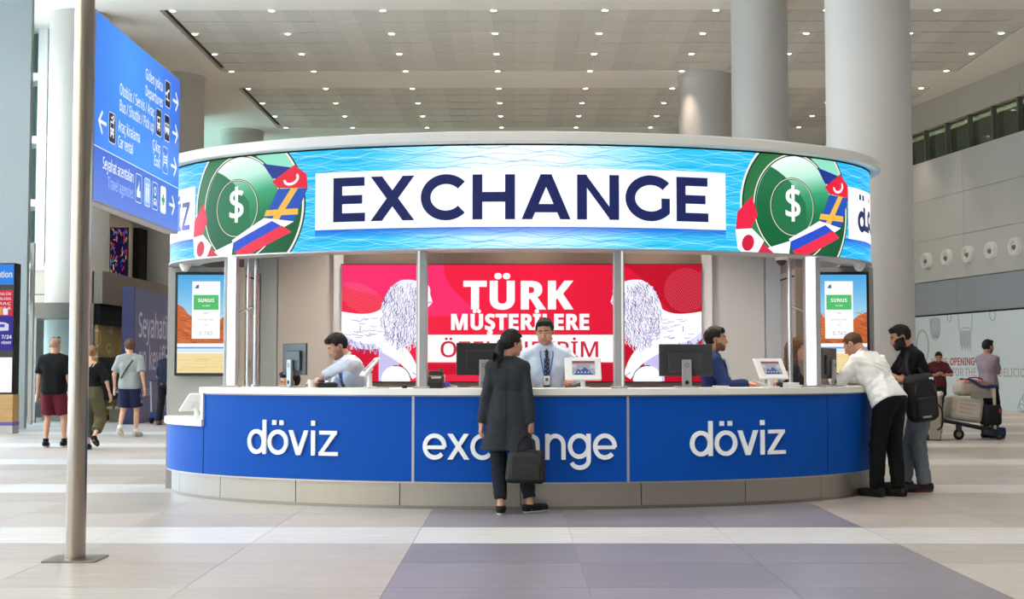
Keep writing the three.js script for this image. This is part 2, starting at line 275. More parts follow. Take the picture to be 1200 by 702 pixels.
// a solid that follows the oval from angle f0 to f1, between offsets o0 < o1 and heights y0 < y1; uv in metres (outer face), or 0..1 when unit is set
function arc(f0, f1, o0, o1, y0, y1, unit = false, n = Math.max(4, Math.ceil(Math.abs(f1 - f0) / (1.6 * D)))) {
  const pos = [], nor = [], uv = [], idx = [];
  const s0 = sOf(f0), s1 = sOf(f1);
  const strip = (a, b, nrm, flip) => {   // a(f), b(f): the two edge curves
    const base = pos.length / 3;
    for (let i = 0; i <= n; i++) {
      const f = f0 + (f1 - f0) * i / n, p = a(f), q = b(f), m = nrm(f), u = unit ? (sOf(f) - s0) / (s1 - s0) : sOf(f);
      pos.push(...p, ...q); nor.push(...m, ...m); uv.push(u, unit ? 0 : p[1], u, unit ? 1 : q[1]);
      if (i < n) { const k = base + 2 * i; if (flip) idx.push(k, k + 1, k + 2, k + 1, k + 3, k + 2); else idx.push(k, k + 2, k + 1, k + 1, k + 2, k + 3); }
    }
  };
  const at = (o, y) => (f) => { const e = eP(f, o); return [e[0], y, e[1]]; };
  strip(at(o1, y0), at(o1, y1), (f) => { const e = eP(f); return [e[2], 0, e[3]]; }, false);
  strip(at(o0, y0), at(o0, y1), (f) => { const e = eP(f); return [-e[2], 0, -e[3]]; }, true);
  strip(at(o1, y1), at(o0, y1), () => [0, 1, 0], false);
  strip(at(o1, y0), at(o0, y0), () => [0, -1, 0], true);
  for (const [f, d] of [[f0, -1], [f1, 1]]) {
    const b = pos.length / 3, e = eP(f), m = [e[3] * d, 0, -e[2] * d];
    for (const [o, y] of [[o0, y0], [o1, y0], [o1, y1], [o0, y1]]) { const q = eP(f, o); pos.push(q[0], y, q[1]); nor.push(...m); uv.push(unit ? 0 : o, unit ? 0 : y); }
    if (d > 0) idx.push(b, b + 2, b + 1, b, b + 3, b + 2); else idx.push(b, b + 1, b + 2, b, b + 2, b + 3);
  }
  const g = new THREE.BufferGeometry();
  g.setAttribute('position', new THREE.Float32BufferAttribute(pos, 3)); g.setAttribute('normal', new THREE.Float32BufferAttribute(nor, 3)); g.setAttribute('uv', new THREE.Float32BufferAttribute(uv, 2)); g.setIndex(idx);
  return g;
}
// a letter drawn as strokes of one width, cut from flat sheet and bent onto the counter front
function ribbon(pts, w) {
  const L = [], R = [];
  pts.forEach((p, i) => { const a = pts[Math.max(0, i - 1)], b = pts[Math.min(pts.length - 1, i + 1)]; let dx = b[0] - a[0], dy = b[1] - a[1]; const l = Math.hypot(dx, dy) || 1; dx /= l; dy /= l; L.push([p[0] - dy * w / 2, p[1] + dx * w / 2]); R.unshift([p[0] + dy * w / 2, p[1] - dx * w / 2]); });
  return [...L, ...R];
}
const curve = (cx, cy, rx, ry, a0, a1, n = 26) => Array.from({ length: n + 1 }, (_, i) => { const a = (a0 + (a1 - a0) * i / n) * D; return [cx + rx * Math.cos(a), cy + ry * Math.sin(a)]; });
const W = 0.172;
const GLYPH = {
  d: [1.02, [ribbon(curve(0.46, 0.5, 0.375, 0.425, 0, 360, 40), W), ribbon([[0.87, 0], [0.87, 1.4]], W)]],
  o: [1.04, [ribbon(curve(0.52, 0.5, 0.41, 0.425, 0, 360, 40), W)]],
  v: [0.94, [[[0.37, 0], [0.57, 0], [0.2, 1], [0.01, 1]], [[0.37, 0], [0.57, 0], [0.93, 1], [0.74, 1]]]],
  i: [0.42, [ribbon([[0.21, 0], [0.21, 1]], W), ribbon([[0.21, 1.2], [0.21, 1.4]], W)]],
  z: [0.92, [ribbon([[0.08, 0.925], [0.86, 0.925]], 0.15), ribbon([[0.05, 0.075], [0.9, 0.075]], 0.15), [[0.05, 0.1], [0.26, 0.13], [0.86, 0.9], [0.63, 0.88]]]],
  e: [1.02, [ribbon([[0.12, 0.47], [0.93, 0.47]], 0.14), ribbon(curve(0.51, 0.5, 0.405, 0.425, -4, 318, 36), W)]],
  x: [0.94, [[[0.02, 0], [0.23, 0], [0.9, 1], [0.69, 1]], [[0.71, 0], [0.92, 0], [0.23, 1], [0.02, 1]]]],
  c: [0.96, [ribbon(curve(0.51, 0.5, 0.4, 0.425, 42, 320, 32), W)]],
  h: [1.0, [ribbon([[0.17, 0], [0.17, 1.4]], W), ribbon([...curve(0.5, 0.55, 0.33, 0.375, 180, 0, 18), [0.83, 0]], W)]],
  n: [1.0, [ribbon([[0.17, 0], [0.17, 1]], W), ribbon([...curve(0.5, 0.55, 0.33, 0.375, 180, 0, 18), [0.83, 0]], W)]],
  a: [1.02, [ribbon([[0.14, 0.7], ...curve(0.48, 0.66, 0.32, 0.265, 150, 20, 14), [0.79, 0.6], [0.8, 0.16], [0.93, 0.06]], W), ribbon([[0.79, 0.56], [0.4, 0.49], ...curve(0.38, 0.27, 0.24, 0.2, 100, 300, 16), [0.7, 0.2], [0.79, 0.34]], W)]],
  g: [1.02, [ribbon(curve(0.47, 0.52, 0.375, 0.405, 0, 360, 40), W), ribbon([[0.86, 1], [0.86, 0.02], ...curve(0.5, -0.02, 0.36, 0.29, -5, -160, 16)], W)]],
};
function letterGeo(polys, s, y, k, depth) {
  const gs = polys.map((p) => new THREE.ExtrudeGeometry(new THREE.Shape(p.map((q) => new THREE.Vector2(q[0] * k, q[1] * k))), { depth, bevelEnabled: false }));
  const g = merge(gs), P = g.attributes.position;
  for (let i = 0; i < P.count; i++) { const e = eP(fOf(s + P.getX(i)), 0.002 + P.getZ(i)); P.setXYZ(i, e[0], y + P.getY(i), e[1]); }
  g.computeVertexNormals(); return g;
}
{
  const t = thing('exchange_counter', 'long oval blue exchange counter with white worktop, raised white lettering and brushed steel plinth', 'counter');
  const blue = phys('#004aa8', 0.5, { specularIntensity: 0.3 }), J = 15.2 * D, JL = -56.2 * D, JR = 53 * D, END = 104 * D;
  const top = phys('#e3e1dc', 0.35, { clearcoat: 0.2, clearcoatRoughness: 0.3 });
  const gap = 0.0022;
  for (const [a, b, y] of [[-END, JL, 0.72], [JL, -J, 1.05], [-J, J, 1.05], [J, JR, 1.05], [JR, END, 1.05]]) part(t, 'front_panel', arc(a + gap, b - gap, -0.03, 0, 0.252, y), blue);
  for (const f of [-J, J]) part(t, 'joint_strip', arc(f - 0.0032, f + 0.0032, -0.03, 0.003, 0.252, 1.05), M.aluminium);
  part(t, 'carcass', [arc(-END, JL, -0.5, -0.035, 0.252, 0.72), arc(JL, END, -0.5, -0.035, 0.252, 1.05), arc(-END, END, -0.5, -0.125, 0.02, 0.252)], mat('#5b6068', 0.7));
  part(t, 'worktop', arc(JL - 0.012, END, -0.62, 0.035, 1.05, 1.108), top);
  part(t, 'low_worktop', arc(-END, JL + 0.002, -0.62, 0.035, 0.72, 0.785), top);
  part(t, 'end_cheek', arc(JL - 0.012, JL + 0.003, -0.55, 0.02, 0.785, 1.05), top);
  part(t, 'top_shadow_rail', arc(JL, END, -0.035, 0.006, 1.036, 1.05), M.steelDark);
  const steel = new THREE.MeshStandardMaterial({ color: S('#a8a097'), metalness: 0.92, roughness: 0.9, roughnessMap: brushed });
  for (let i = 0, f = -END, st = 2 * END / 12; i < 12; i++, f += st) part(t, 'plinth_panel', arc(f + 0.0012, f + st - 0.0012, -0.12, -0.05, 0.03, 0.238), steel);
  part(t, 'plinth_cap', arc(-END, END, -0.1, 0.004, 0.238, 0.252), M.steel);
  part(t, 'toe_ring', arc(-END, END, -0.12, -0.04, 0, 0.03), M.steelDark);
  const white = mat('#f6f7f8', 0.4);
  const word = (str, s0, s1, y, xh) => {
    const wide = [...str].reduce((a, ch) => a + GLYPH[ch === 'ö' ? 'o' : ch][0], 0), k = xh; const fitK = (s1 - s0) / (wide * k);
    let s = s0;
    for (const ch of str) {
      const [w, polys] = GLYPH[ch === 'ö' ? 'o' : ch], list = polys.map((p) => p.map((q) => [q[0] * fitK, q[1]]));
      if (ch === 'ö') for (const x of [0.34, 0.7]) list.push(ribbon([[x * fitK, 1.2], [x * fitK, 1.39]], 0.18));
      const l = part(t, 'letter', letterGeo(list, s, y, k, 0.02), white); s += w * k * fitK;
    }
  };
  const sx = (X) => sOf(Math.asin((X - KX) / KA));
  word('döviz', sx(-2.585), sx(-1.665), 0.478, 0.232);
  word('exchange', sx(-0.87), sx(0.918), 0.46, 0.235);
  word('döviz', sx(1.605), sx(2.565), 0.478, 0.232);
}
// the lit band above: artwork of the display, drawn in metres along the band
function bandArt(c, sOfPx, k) {
  const X = (s) => (s - sOfPx) * k, Y = (y) => (3.36 - y) * k * 1;
  c.save();
  const bg = c.createLinearGradient(X(-4.6), 0, X(4.6), 0);
  for (const [p, col] of [[0, '#149fe6'], [0.2, '#25b8ee'], [0.36, '#3cc6ee'], [0.5, '#9be9f8'], [0.64, '#3cc6ee'], [0.8, '#22bdf0'], [1, '#0fb0f0']]) bg.addColorStop(p, col);
  c.fillStyle = bg; c.fillRect(X(-6.2), 0, 12.4 * k, 0.97 * k);
  const gl = c.createRadialGradient(X(0), Y(3.3), 0, X(0), Y(3.3), 1.5 * k); gl.addColorStop(0, 'rgba(255,255,255,1)'); gl.addColorStop(0.35, 'rgba(255,255,255,.75)'); gl.addColorStop(1, 'rgba(255,255,255,0)'); c.fillStyle = gl; c.fillRect(X(-1.6), 0, 3.2 * k, 0.97 * k);
  // rippled water lines
  c.lineWidth = 0.006 * k;
  for (let row = 0; row < 34; row++) for (let m = 0; m < 2; m++) {
    c.strokeStyle = m ? 'rgba(255,255,255,.42)' : 'rgba(10,120,200,.35)'; c.beginPath();
    for (let s = -6.1; s < 6.1; s += 0.05) { const y = 2.38 + row * 0.03 + 0.02 * Math.sin(s * (5.1 + m) + row * 1.7) + 0.017 * Math.sin(s * 11.3 - row * (0.9 + m)); s === -6.1 ? c.moveTo(X(s), Y(y)) : c.lineTo(X(s), Y(y)); }
    c.stroke();
  }
  const lo = c.createLinearGradient(0, Y(2.62), 0, Y(2.5)); lo.addColorStop(0, 'rgba(20,40,190,.75)'); lo.addColorStop(1, 'rgba(20,80,220,0)'); c.fillStyle = lo;
  c.fillRect(X(-1.98), Y(2.605), 3.96 * k, 0.12 * k); c.fillRect(X(3.36), Y(2.6), 2.2 * k, 0.14 * k); c.fillRect(X(-5.5), Y(2.6), 2.25 * k, 0.14 * k);
  const S_ = (f) => sOf(f * D);
  // main word on its white board
  c.fillStyle = '#ffffff'; c.fillRect(X(S_(-31)), Y(3.145), X(S_(31)) - X(S_(-31)), 0.545 * k);
  const L = X(S_(-27.9)), R = X(S_(27.9)), cap = 0.42 * k, top = Y(3.09), base = top + cap, st = 0.092 * k;
  const ws = { E: 0.32, X: 0.43, C: 0.43, H: 0.4, A: 0.46, N: 0.4, G: 0.44 }, sum = [...'EXCHANGE'].reduce((a, ch) => a + ws[ch], 0) + 7 * 0.062, u = (R - L) / sum;
  c.fillStyle = c.strokeStyle = '#20285a'; c.lineWidth = st; let x = L;
  const poly = (p) => { c.beginPath(); p.forEach((q, i) => (i ? c.lineTo(q[0], q[1]) : c.moveTo(q[0], q[1]))); c.fill(); };
  for (const ch of 'EXCHANGE') {
    const w = ws[ch] * u, r = x + w, mid = (top + base) / 2, b = st * 1.22;
    if (ch === 'E') { c.fillRect(x, top, st, cap); for (const [y, q] of [[top, 1], [mid - st * 0.45, 0.93], [base - st * 0.9, 1.02]]) c.fillRect(x, y, w * q, st * 0.9); }
    if (ch === 'H') { c.fillRect(x, top, st, cap); c.fillRect(r - st, top, st, cap); c.fillRect(x, mid - st / 2, w, st); }
    if (ch === 'X') { poly([[x, top], [x + b, top], [r, base], [r - b, base]]); poly([[r - b, top], [r, top], [x + b, base], [x, base]]); }
    if (ch === 'A') { const m = (x + r) / 2; poly([[m - st * 0.55, top], [m + st * 0.55, top], [x + st * 1.05, base], [x, base]]); poly([[m - st * 0.55, top], [m + st * 0.55, top], [r, base], [r - st * 1.05, base]]); c.fillRect(x + w * 0.24, base - cap * 0.34, w * 0.52, st * 0.85); }
    if (ch === 'N') { c.fillRect(x, top, st, cap); c.fillRect(r - st, top, st, cap); poly([[x, top], [x + st * 0.9, top], [r, base], [r - st * 0.9, base]]); }
    if (ch === 'C' || ch === 'G') { const rx = w * 0.56 - st / 2, ry = cap / 2 - st / 2 + 0.006 * k, cx = x + w * 0.56; c.beginPath(); c.ellipse(cx, mid, rx, ry, 0, -0.72, 0.72, true); c.stroke(); if (ch === 'G') c.fillRect(r - st * 0.95, mid, st * 0.9, cap * 0.34); }
    x = r + 0.062 * u;
  }
  // smaller boards at both ends
  c.fillStyle = '#ffffff'; c.fillRect(X(S_(-102)), Y(3.13), X(S_(-60.5)) - X(S_(-102)), 0.53 * k); c.fillRect(X(S_(61.5)), Y(3.13), X(S_(102)) - X(S_(61.5)), 0.53 * k);
  c.save(); c.translate(X(S_(-62.5)), Y(2.7)); const vg = c.createLinearGradient(0, -0.36 * k, 0, 0); vg.addColorStop(0, '#2a2470'); vg.addColorStop(1, '#5b4bc4'); text(c, 'DÖVİZ', 0, 0, 0.4 * k, { bold: true, color: vg, align: 'right', sx: 0.95 }); c.restore();
  // Arabic word at the right end, as strokes
  c.strokeStyle = '#20285a'; c.fillStyle = '#20285a'; c.lineWidth = 0.062 * k; c.lineCap = 'round'; c.lineJoin = 'round';
  const ax = S_(61.5) + 0.22, ln = (pts) => { c.beginPath(); pts.forEach(([s, y], i) => (i ? c.lineTo(X(ax + s), Y(y)) : c.moveTo(X(ax + s), Y(y)))); c.stroke(); };
  c.beginPath(); c.ellipse(X(ax + 0.1), Y(2.8), 0.08 * k, 0.08 * k, 0, 0, 7); c.stroke(); ln([[0.18, 2.93], [0.19, 2.74], [0.35, 2.73]]); c.beginPath(); c.ellipse(X(ax + 0.4), Y(2.84), 0.07 * k, 0.07 * k, 0, 0, 7); c.stroke(); ln([[0.47, 2.84], [0.47, 2.74], [0.6, 2.73]]); ln([[0.66, 3.06], [0.66, 2.73]]); ln([[0.84, 2.86], [0.84, 2.72], [0.76, 2.62]]); ln([[0.95, 2.72], [1.3, 2.73], [1.34, 2.86], [1.2, 2.88], [1.12, 2.74]]);
  for (const [s, y] of [[0.06, 3.05], [0.15, 3.05], [0.4, 3.05]]) c.fillRect(X(ax + s) - 0.028 * k, Y(y) - 0.028 * k, 0.056 * k, 0.056 * k);
  c.lineCap = 'butt';
  // two green coins wrapped in a ribbon of flags
  for (const cs of [S_(-45.5), S_(46.5)]) {
    c.save(); c.beginPath(); c.rect(X(cs - 0.8), 0, 1.6 * k, 0.97 * k); c.clip(); c.translate(X(cs), Y(2.86));
    const q = (px, py) => [(px / 88) * k, (-(py + 10) / 121) * k];
    const ring = (r, dx, fill, edge, lw) => { c.beginPath(); c.ellipse(dx * k, 0, r * k, r * 1.03 * k, 0, 0, 7); if (fill) { c.fillStyle = fill; c.fill(); } c.lineWidth = lw * k; c.strokeStyle = edge; c.stroke(); };
    const g1 = c.createLinearGradient(-0.7 * k, -0.4 * k, 0.5 * k, 0.5 * k); for (const [p, h] of [[0, '#2d6a3d'], [0.35, '#2f8450'], [0.62, '#1d6b3f'], [1, '#12542f']]) g1.addColorStop(p, h);
    const g2 = c.createLinearGradient(-0.1 * k, -0.5 * k, 0.1 * k, 0.5 * k); for (const [p, h] of [[0, '#effaf4'], [0.22, '#b9e8d4'], [0.4, '#3da173'], [0.6, '#1f7a4c'], [1, '#13572f']]) g2.addColorStop(p, h);
    ring(0.7, 0, g1, '#0d3a22', 0.035); ring(0.7, -0.01, null, '#f1ece2', 0.022);
    c.save(); c.beginPath(); c.ellipse(0, 0, 0.68 * k, 0.7 * k, 0, 0, 7); c.clip(); c.fillStyle = '#8fdcc0'; c.beginPath(); c.moveTo(0.1 * k, -0.6 * k); c.lineTo(0.75 * k, -0.6 * k); c.lineTo(0.7 * k, -0.1 * k); c.lineTo(0.35 * k, -0.1 * k); c.fill(); c.restore();
    ring(0.5, -0.06, g2, '#163c28', 0.03); ring(0.5, -0.066, null, '#efe6d8', 0.014);
    c.save(); c.beginPath(); c.ellipse(-0.06 * k, 0, 0.48 * k, 0.5 * k, 0, 0, 7); c.clip(); c.fillStyle = 'rgba(24,98,58,.9)'; c.beginPath(); c.moveTo(-0.6 * k, -0.42 * k); c.quadraticCurveTo(-0.25 * k, -0.42 * k, 0.06 * k, -0.05 * k); c.lineTo(0.1 * k, 0.5 * k); c.lineTo(-0.6 * k, 0.5 * k); c.fill(); c.restore();
    ring(0.27, -0.1, 'rgba(60,140,98,.35)', '#1d3f2c', 0.02); ring(0.27, -0.104, null, '#e8d9c4', 0.009);
    text(c, '$', -0.1 * k, 0.11 * k, 0.42 * k, { color: '#f4fbf7', align: 'center', stroke: 0.012 * k });
    const pg = (pts, h) => { c.fillStyle = h; c.beginPath(); pts.forEach((p, i) => { const [a, b] = q(...p); i ? c.lineTo(a, b) : c.moveTo(a, b); }); c.fill(); };
    pg([[20, 40], [50, 33], [54, 18], [30, 22]], '#22348f');
    pg([[30, 18], [52, 36], [64, 24], [65, 8], [36, 10]], '#e0203c');
    c.strokeStyle = '#fff'; c.lineWidth = 0.025 * k; c.beginPath(); c.ellipse(...q(49, 20), 0.075 * k, 0.05 * k, -0.3, -0.4, 3.4); c.stroke();
    pg([[36, 9], [65, 8], [52, -30], [22, -26]], '#2451b4'); pg([[49, 9], [56, 9], [36, -29], [29, -28]], '#f2b648'); pg([[24, -15], [56, -15], [56, -22], [22, -22]], '#f2b648');
    pg([[22, -24], [52, -30], [36, -40], [8, -44], [-12, -52], [-14, -48]], '#ffffff'); pg([[30, -28], [42, -36], [-10, -62], [-14, -52], [8, -40]], '#2c50c8'); pg([[40, -34], [50, -42], [-4, -72], [-10, -62]], '#e8304c');
    pg([[-12, -50], [-14, -66], [-40, -70], [-42, -62]], '#fdfdfd'); pg([[-44, -52], [-30, -66], [-48, -78]], '#d8284a');
    pg([[-66, -20], [-52, 0], [-46, -22], [-54, -40], [-68, -44]], '#e82848'); pg([[-68, -40], [-52, -38], [-40, -52], [-52, -78], [-66, -62]], '#ffffff');
    c.fillStyle = '#cc2340'; c.beginPath(); c.ellipse(...q(-56, -55), 0.065 * k, 0.08 * k, 0.4, 0, 7); c.fill();
    c.restore();
  }
  c.restore();
}
{
  const t = thing('kiosk_canopy', 'oval canopy with curved lit display band and white roof edge on slim posts', 'canopy');
  const E1 = 116, cuts = [-E1, -39, 0, 39, E1];
  for (let i = 0; i < 4; i++) {
    const f0 = cuts[i] * D, f1 = cuts[i + 1] * D, s0 = sOf(f0), s1 = sOf(f1), w = 1800, k = w / (s1 - s0);
    const tx = canvasTexture(w, Math.round(0.96 * k), (c) => bandArt(c, s0, k));
    const p = part(t, 'display_panel', arc(f0, f1, -0.02, 0, 2.402, 3.36, true), screenMaterial(tx, BAND_GLOW, 0.35), 'curved lit display panel'); p.castShadow = false;
  }
  part(t, 'band_casing', [arc(-E1 * D, E1 * D, -0.3, -0.022, 2.402, 3.36)], mat('#77797c', 0.6));
  part(t, 'bottom_trim', arc(-E1 * D, E1 * D, -0.02, 0.012, 2.388, 2.402), M.aluminium);
  part(t, 'top_trim', arc(-E1 * D, E1 * D, -0.02, 0.006, 3.36, 3.375), M.blackMatt);
  part(t, 'soffit', arc(-E1 * D, E1 * D, -0.32, -0.02, 2.392, 2.402), mat('#a7a6a3', 0.5));
  // roof slab: a full oval disc
  const oval = (o) => { const s = new THREE.Shape(); for (let i = 0; i <= 160; i++) { const e = eP(i / 160 * 2 * Math.PI, o); i ? s.lineTo(e[0], -e[1]) : s.moveTo(e[0], -e[1]); } return s; };
  const disc = (o, y0, y1, bevel = 0) => new THREE.ExtrudeGeometry(oval(o - bevel), { depth: y1 - y0 - 2 * bevel, bevelEnabled: bevel > 0, bevelThickness: bevel, bevelSize: bevel, bevelSegments: 2, curveSegments: 4 }).rotateX(-Math.PI / 2).translate(0, y0 + bevel, 0);
  part(t, 'roof_slab', disc(0.11, 3.375, 3.475, 0.012), mat('#d6d3ce', 0.5));
  // posts
  const post = (X, w, lit, o = -0.16) => {
    const f = Math.asin((X - KX) / KA), e = eP(f, o), g = new THREE.Group(); g.name = 'post'; g.position.set(e[0], 0, e[1]); g.rotation.y = 0; t.add(g);
    const a = shade(new THREE.Mesh(merge([rbox(w, 1.29, 0.12, 0.008, 0, 1.752, 0)]), M.aluminium)); a.name = 'post_core'; g.add(a);
    const s = Math.sign(X), face = shade(new THREE.Mesh(merge(lit ? [rbox(w * 0.62, 1.285, 0.02, 0.004, s < 0 ? w * 0.12 : -w * 0.16, 1.752, 0.066)] : [rbox(w * 0.16, 1.285, 0.02, 0.004, -s * -w * 0.28, 1.752, 0.06)]), lit ? glow('#ffffff', 1.6) : glow('#fff8ee', 0.9)));  // outer posts: lamp strip; inner posts: glowing strip imitates a reflected glint
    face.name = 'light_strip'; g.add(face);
    if (lit) rectLight('#ffffff', 1.6, w * 0.62, 1.28, [e[0], 1.752, e[1] + 0.09], [e[0], 1.752, 0]);
    const ft = shade(new THREE.Mesh(rbox(w * 1.5, 0.02, 0.16, 0.004, 0, 1.118, 0), M.steel)); ft.name = 'foot_plate'; g.add(ft);
  };
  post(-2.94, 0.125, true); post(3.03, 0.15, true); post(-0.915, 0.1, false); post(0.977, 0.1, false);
  // light that the display band throws forward
  for (let i = -4; i <= 4; i++) { const f = i * 17 * D, e = eP(f, 0.03); rectLight(Math.abs(i) < 2 ? '#d9f3fb' : '#7fd0ef', BAND_LIGHT, 1.0, 0.94, [e[0], 2.88, e[1]], [e[0] + e[2], 2.88, e[1] + e[3]]); }
}
// ---------------------------------------------------------------- back wall of the kiosk, video wall, portrait displays
const WZ = -14.95;
{
  const t = thing('kiosk_back_wall', 'grey kiosk back wall with brushed steel bands, white jambs and two projecting wings', 'partition');
  const steel = new THREE.MeshStandardMaterial({ color: S('#a8988a'), metalness: 1, roughness: 0.42 });
  const grey = mat('#cdc7bf', 0.55), greyR = mat('#bfc1c1', 0.55), jamb = mat('#d8d9da', 0.45), wingM = mat('#9c9a97', 0.5);
  const x = (m) => KX + m;
  for (const [a, b] of [[-2.06, -0.9], [-0.896, 0.49], [0.494, 2.12]]) { part(t, 'header_panel', bounds(x(a), x(b), 2.5, 3.36, WZ - 0.05, WZ), steel); part(t, 'sill_panel', bounds(x(a), x(b), 0.0, 1.13, WZ - 0.05, WZ), steel); }
  for (const [a, b] of [[-2.17, -2.06], [2.12, 2.24]]) part(t, 'jamb', bounds(x(a), x(b), 0, 3.36, WZ - 0.05, WZ + 0.06), jamb);
  part(t, 'wall_panel', bounds(x(-2.83), x(-2.17), 0, 3.36, WZ - 0.06, WZ - 0.01), grey); part(t, 'wall_panel', bounds(x(2.24), x(2.86), 0, 3.36, WZ - 0.06, WZ - 0.01), greyR);
  part(t, 'inner_jamb', bounds(x(-3.02), x(-2.84), 0, 3.36, WZ - 0.06, WZ + 0.05), mat('#b9c6c8', 0.4)); part(t, 'inner_jamb', bounds(x(2.87), x(3.04), 0, 3.36, WZ - 0.06, WZ + 0.05), mat('#b4bcc3', 0.4));
  part(t, 'rear_panel', bounds(x(-3.78), x(3.78), 0, 3.36, WZ - 0.3, WZ - 0.07), grey);
  for (const s of [-1, 1]) {
    const lo = s < 0 ? -3.82 : 3.04, hi = s < 0 ? -3.03 : 3.83;
    const w = part(t, 'wing', bounds(x(lo), x(hi), 0, 2.386, WZ, -13.86), wingM);
    part(t, 'steel_corner', bounds(x(s * 3.03) - 0.05, x(s * 3.03) + 0.05, 0, 2.386, -13.88, -13.83), steel);
    part(t, 'joint_line', bounds(x(s * 3.03) - (s < 0 ? -0.001 : 0.006), x(s * 3.03) + (s < 0 ? 0.006 : -0.001), 2.3, 2.318, WZ + 0.1, -13.9), M.blackMatt);
    part(t, 'switch_plate', bounds(x(s * 3.03) - 0.006, x(s * 3.03) + 0.006, 1.3, 1.38, -14.35, -14.27), M.darkGrey);
  }
  // lamps under the roof light the staff
  const can = cyl(0.07, 0.07, 0.03, 0, 0, 0, 20), lg = glow('#fff3e2', 8);
  for (const [lx, lz] of [[-2.3, -13.4], [-0.9, -13.1], [0.45, -13.0], [1.8, -13.1], [2.75, -13.5], [-1.6, -14.3], [0.1, -14.2], [1.6, -14.3]]) {
    const d = thing('kiosk_downlight', 'round recessed downlight under the kiosk roof', 'downlight', [lx, 3.36, lz], 0, 'downlights under the kiosk roof'); part(d, 'lamp', can, lg); part(d, 'trim_ring', new THREE.TorusGeometry(0.08, 0.012, 8, 24).rotateX(Math.PI / 2), M.white);
    const l = new THREE.SpotLight(S('#fff1e2'), KIOSK_CD, 0, 1.15, 0.7, 2); l.position.set(lx, 3.33, lz); l.target.position.set(lx, 0, lz); l.shadow.radius = 4; l.castShadow = true; l.name = 'kiosk_lamp'; scene.add(l, l.target);
  }
}
// a stone lion with one paw on a ball, drawn for the advertisement (facing right in its own box of 100 x 136 units)
function lion(c) {
  const f = (h, fn) => { c.fillStyle = h; c.beginPath(); fn(); c.fill(); };
  f('#c9c3f0', () => { c.moveTo(44, 90); c.lineTo(70, 96); c.lineTo(66, 136); c.lineTo(44, 136); });
  f('#ffffff', () => { c.moveTo(-4, 54); c.bezierCurveTo(18, 58, 34, 60, 46, 52); c.lineTo(60, 60); c.lineTo(70, 92); c.bezierCurveTo(84, 104, 88, 116, 92, 128); c.lineTo(84, 134); c.lineTo(72, 118); c.bezierCurveTo(60, 108, 46, 102, 40, 98); c.bezierCurveTo(24, 102, 6, 96, -4, 82); });
  f('#dcd8f6', () => { c.moveTo(-4, 82); c.bezierCurveTo(6, 96, 24, 102, 42, 98); c.lineTo(40, 92); c.bezierCurveTo(24, 94, 10, 90, -4, 74); });
  f('#f4f2fd', () => { c.moveTo(46, 52); c.bezierCurveTo(50, 38, 56, 24, 70, 18); c.bezierCurveTo(84, 16, 100, 20, 102, 32); c.lineTo(100, 44); c.bezierCurveTo(98, 56, 94, 80, 78, 96); c.bezierCurveTo(62, 92, 50, 74, 46, 52); });
  f('#f8f6fe', () => { c.moveTo(86, 22); c.bezierCurveTo(98, 18, 106, 24, 104, 34); c.lineTo(107, 44); c.lineTo(100, 52); c.lineTo(88, 48); });
  c.lineCap = 'round';
  for (let i = 0; i < 360; i++) {
    const v = i / 360, a = rnd() * 6.28, r = Math.sqrt(rnd()), x = 71 + 25 * r * Math.cos(a), y = 20 + 74 * v + 4 * rnd(), e = (y - 56) / 38; if (Math.abs(x - 73) > 27 * Math.sqrt(Math.max(0, 1 - e * e)) || x > 97 - (y - 30) * 0.1) continue;
    const q = 2.4 + 2.4 * rnd(), t = rnd() * 0.9 + 0.6; c.lineWidth = 0.55 + rnd() * 0.5; c.strokeStyle = ['#8a82c0', '#5a5492', '#aaa4d8', '#c9c4ea'][i % 4]; c.beginPath(); c.moveTo(x, y); c.bezierCurveTo(x - q * t, y + q * 0.6, x + q * 0.7, y + q * 1.2, x - q * 0.5, y + q * 2.3); c.stroke();
    c.strokeStyle = '#ffffff'; c.lineWidth = 0.8; c.beginPath(); c.moveTo(x + 0.9, y + 0.3); c.bezierCurveTo(x + 0.9 - q * t, y + q * 0.6, x + 0.9 + q * 0.7, y + q * 1.2, x + 0.9 - q * 0.5, y + q * 2.2); c.stroke();
  }
  c.strokeStyle = '#a49dd0'; c.lineWidth = 0.7; for (let i = 0; i < 26; i++) { const x = 4 + rnd() * 56, y = 62 + rnd() * 26; c.beginPath(); c.moveTo(x, y); c.quadraticCurveTo(x + 3, y + 2, x + 7, y + 1.5 * rnd()); c.stroke(); }
  for (let i = 0; i < 60; i++) { const x = 2 + rnd() * 44, y = 84 + x * 0.26 + rnd() * 9; c.strokeStyle = ['#6a649c', '#a8a2d4', '#efeefa'][i % 3]; c.lineWidth = 0.8; c.beginPath(); c.moveTo(x, y); c.lineTo(x - 2 + rnd() * 4, y + 4); c.stroke(); }
  f('#ffffff', () => c.ellipse(64, 134, 17, 16, 0, 0, 7)); c.strokeStyle = '#2c2a4a'; c.lineWidth = 0.9; c.beginPath(); c.ellipse(64, 134, 17, 16, 0, Math.PI * 1.45, Math.PI * 1.95); c.stroke();
  c.strokeStyle = '#6d67a0'; c.lineWidth = 0.8; for (const p of [[[96, 36], [99, 37]], [[98, 45], [106, 44]], [[84, 126], [90, 130]], [[22, 72], [22, 78]], [[50, 66], [51, 74]]]) { c.beginPath(); c.moveTo(...p[0]); c.lineTo(...p[1]); c.stroke(); }
}
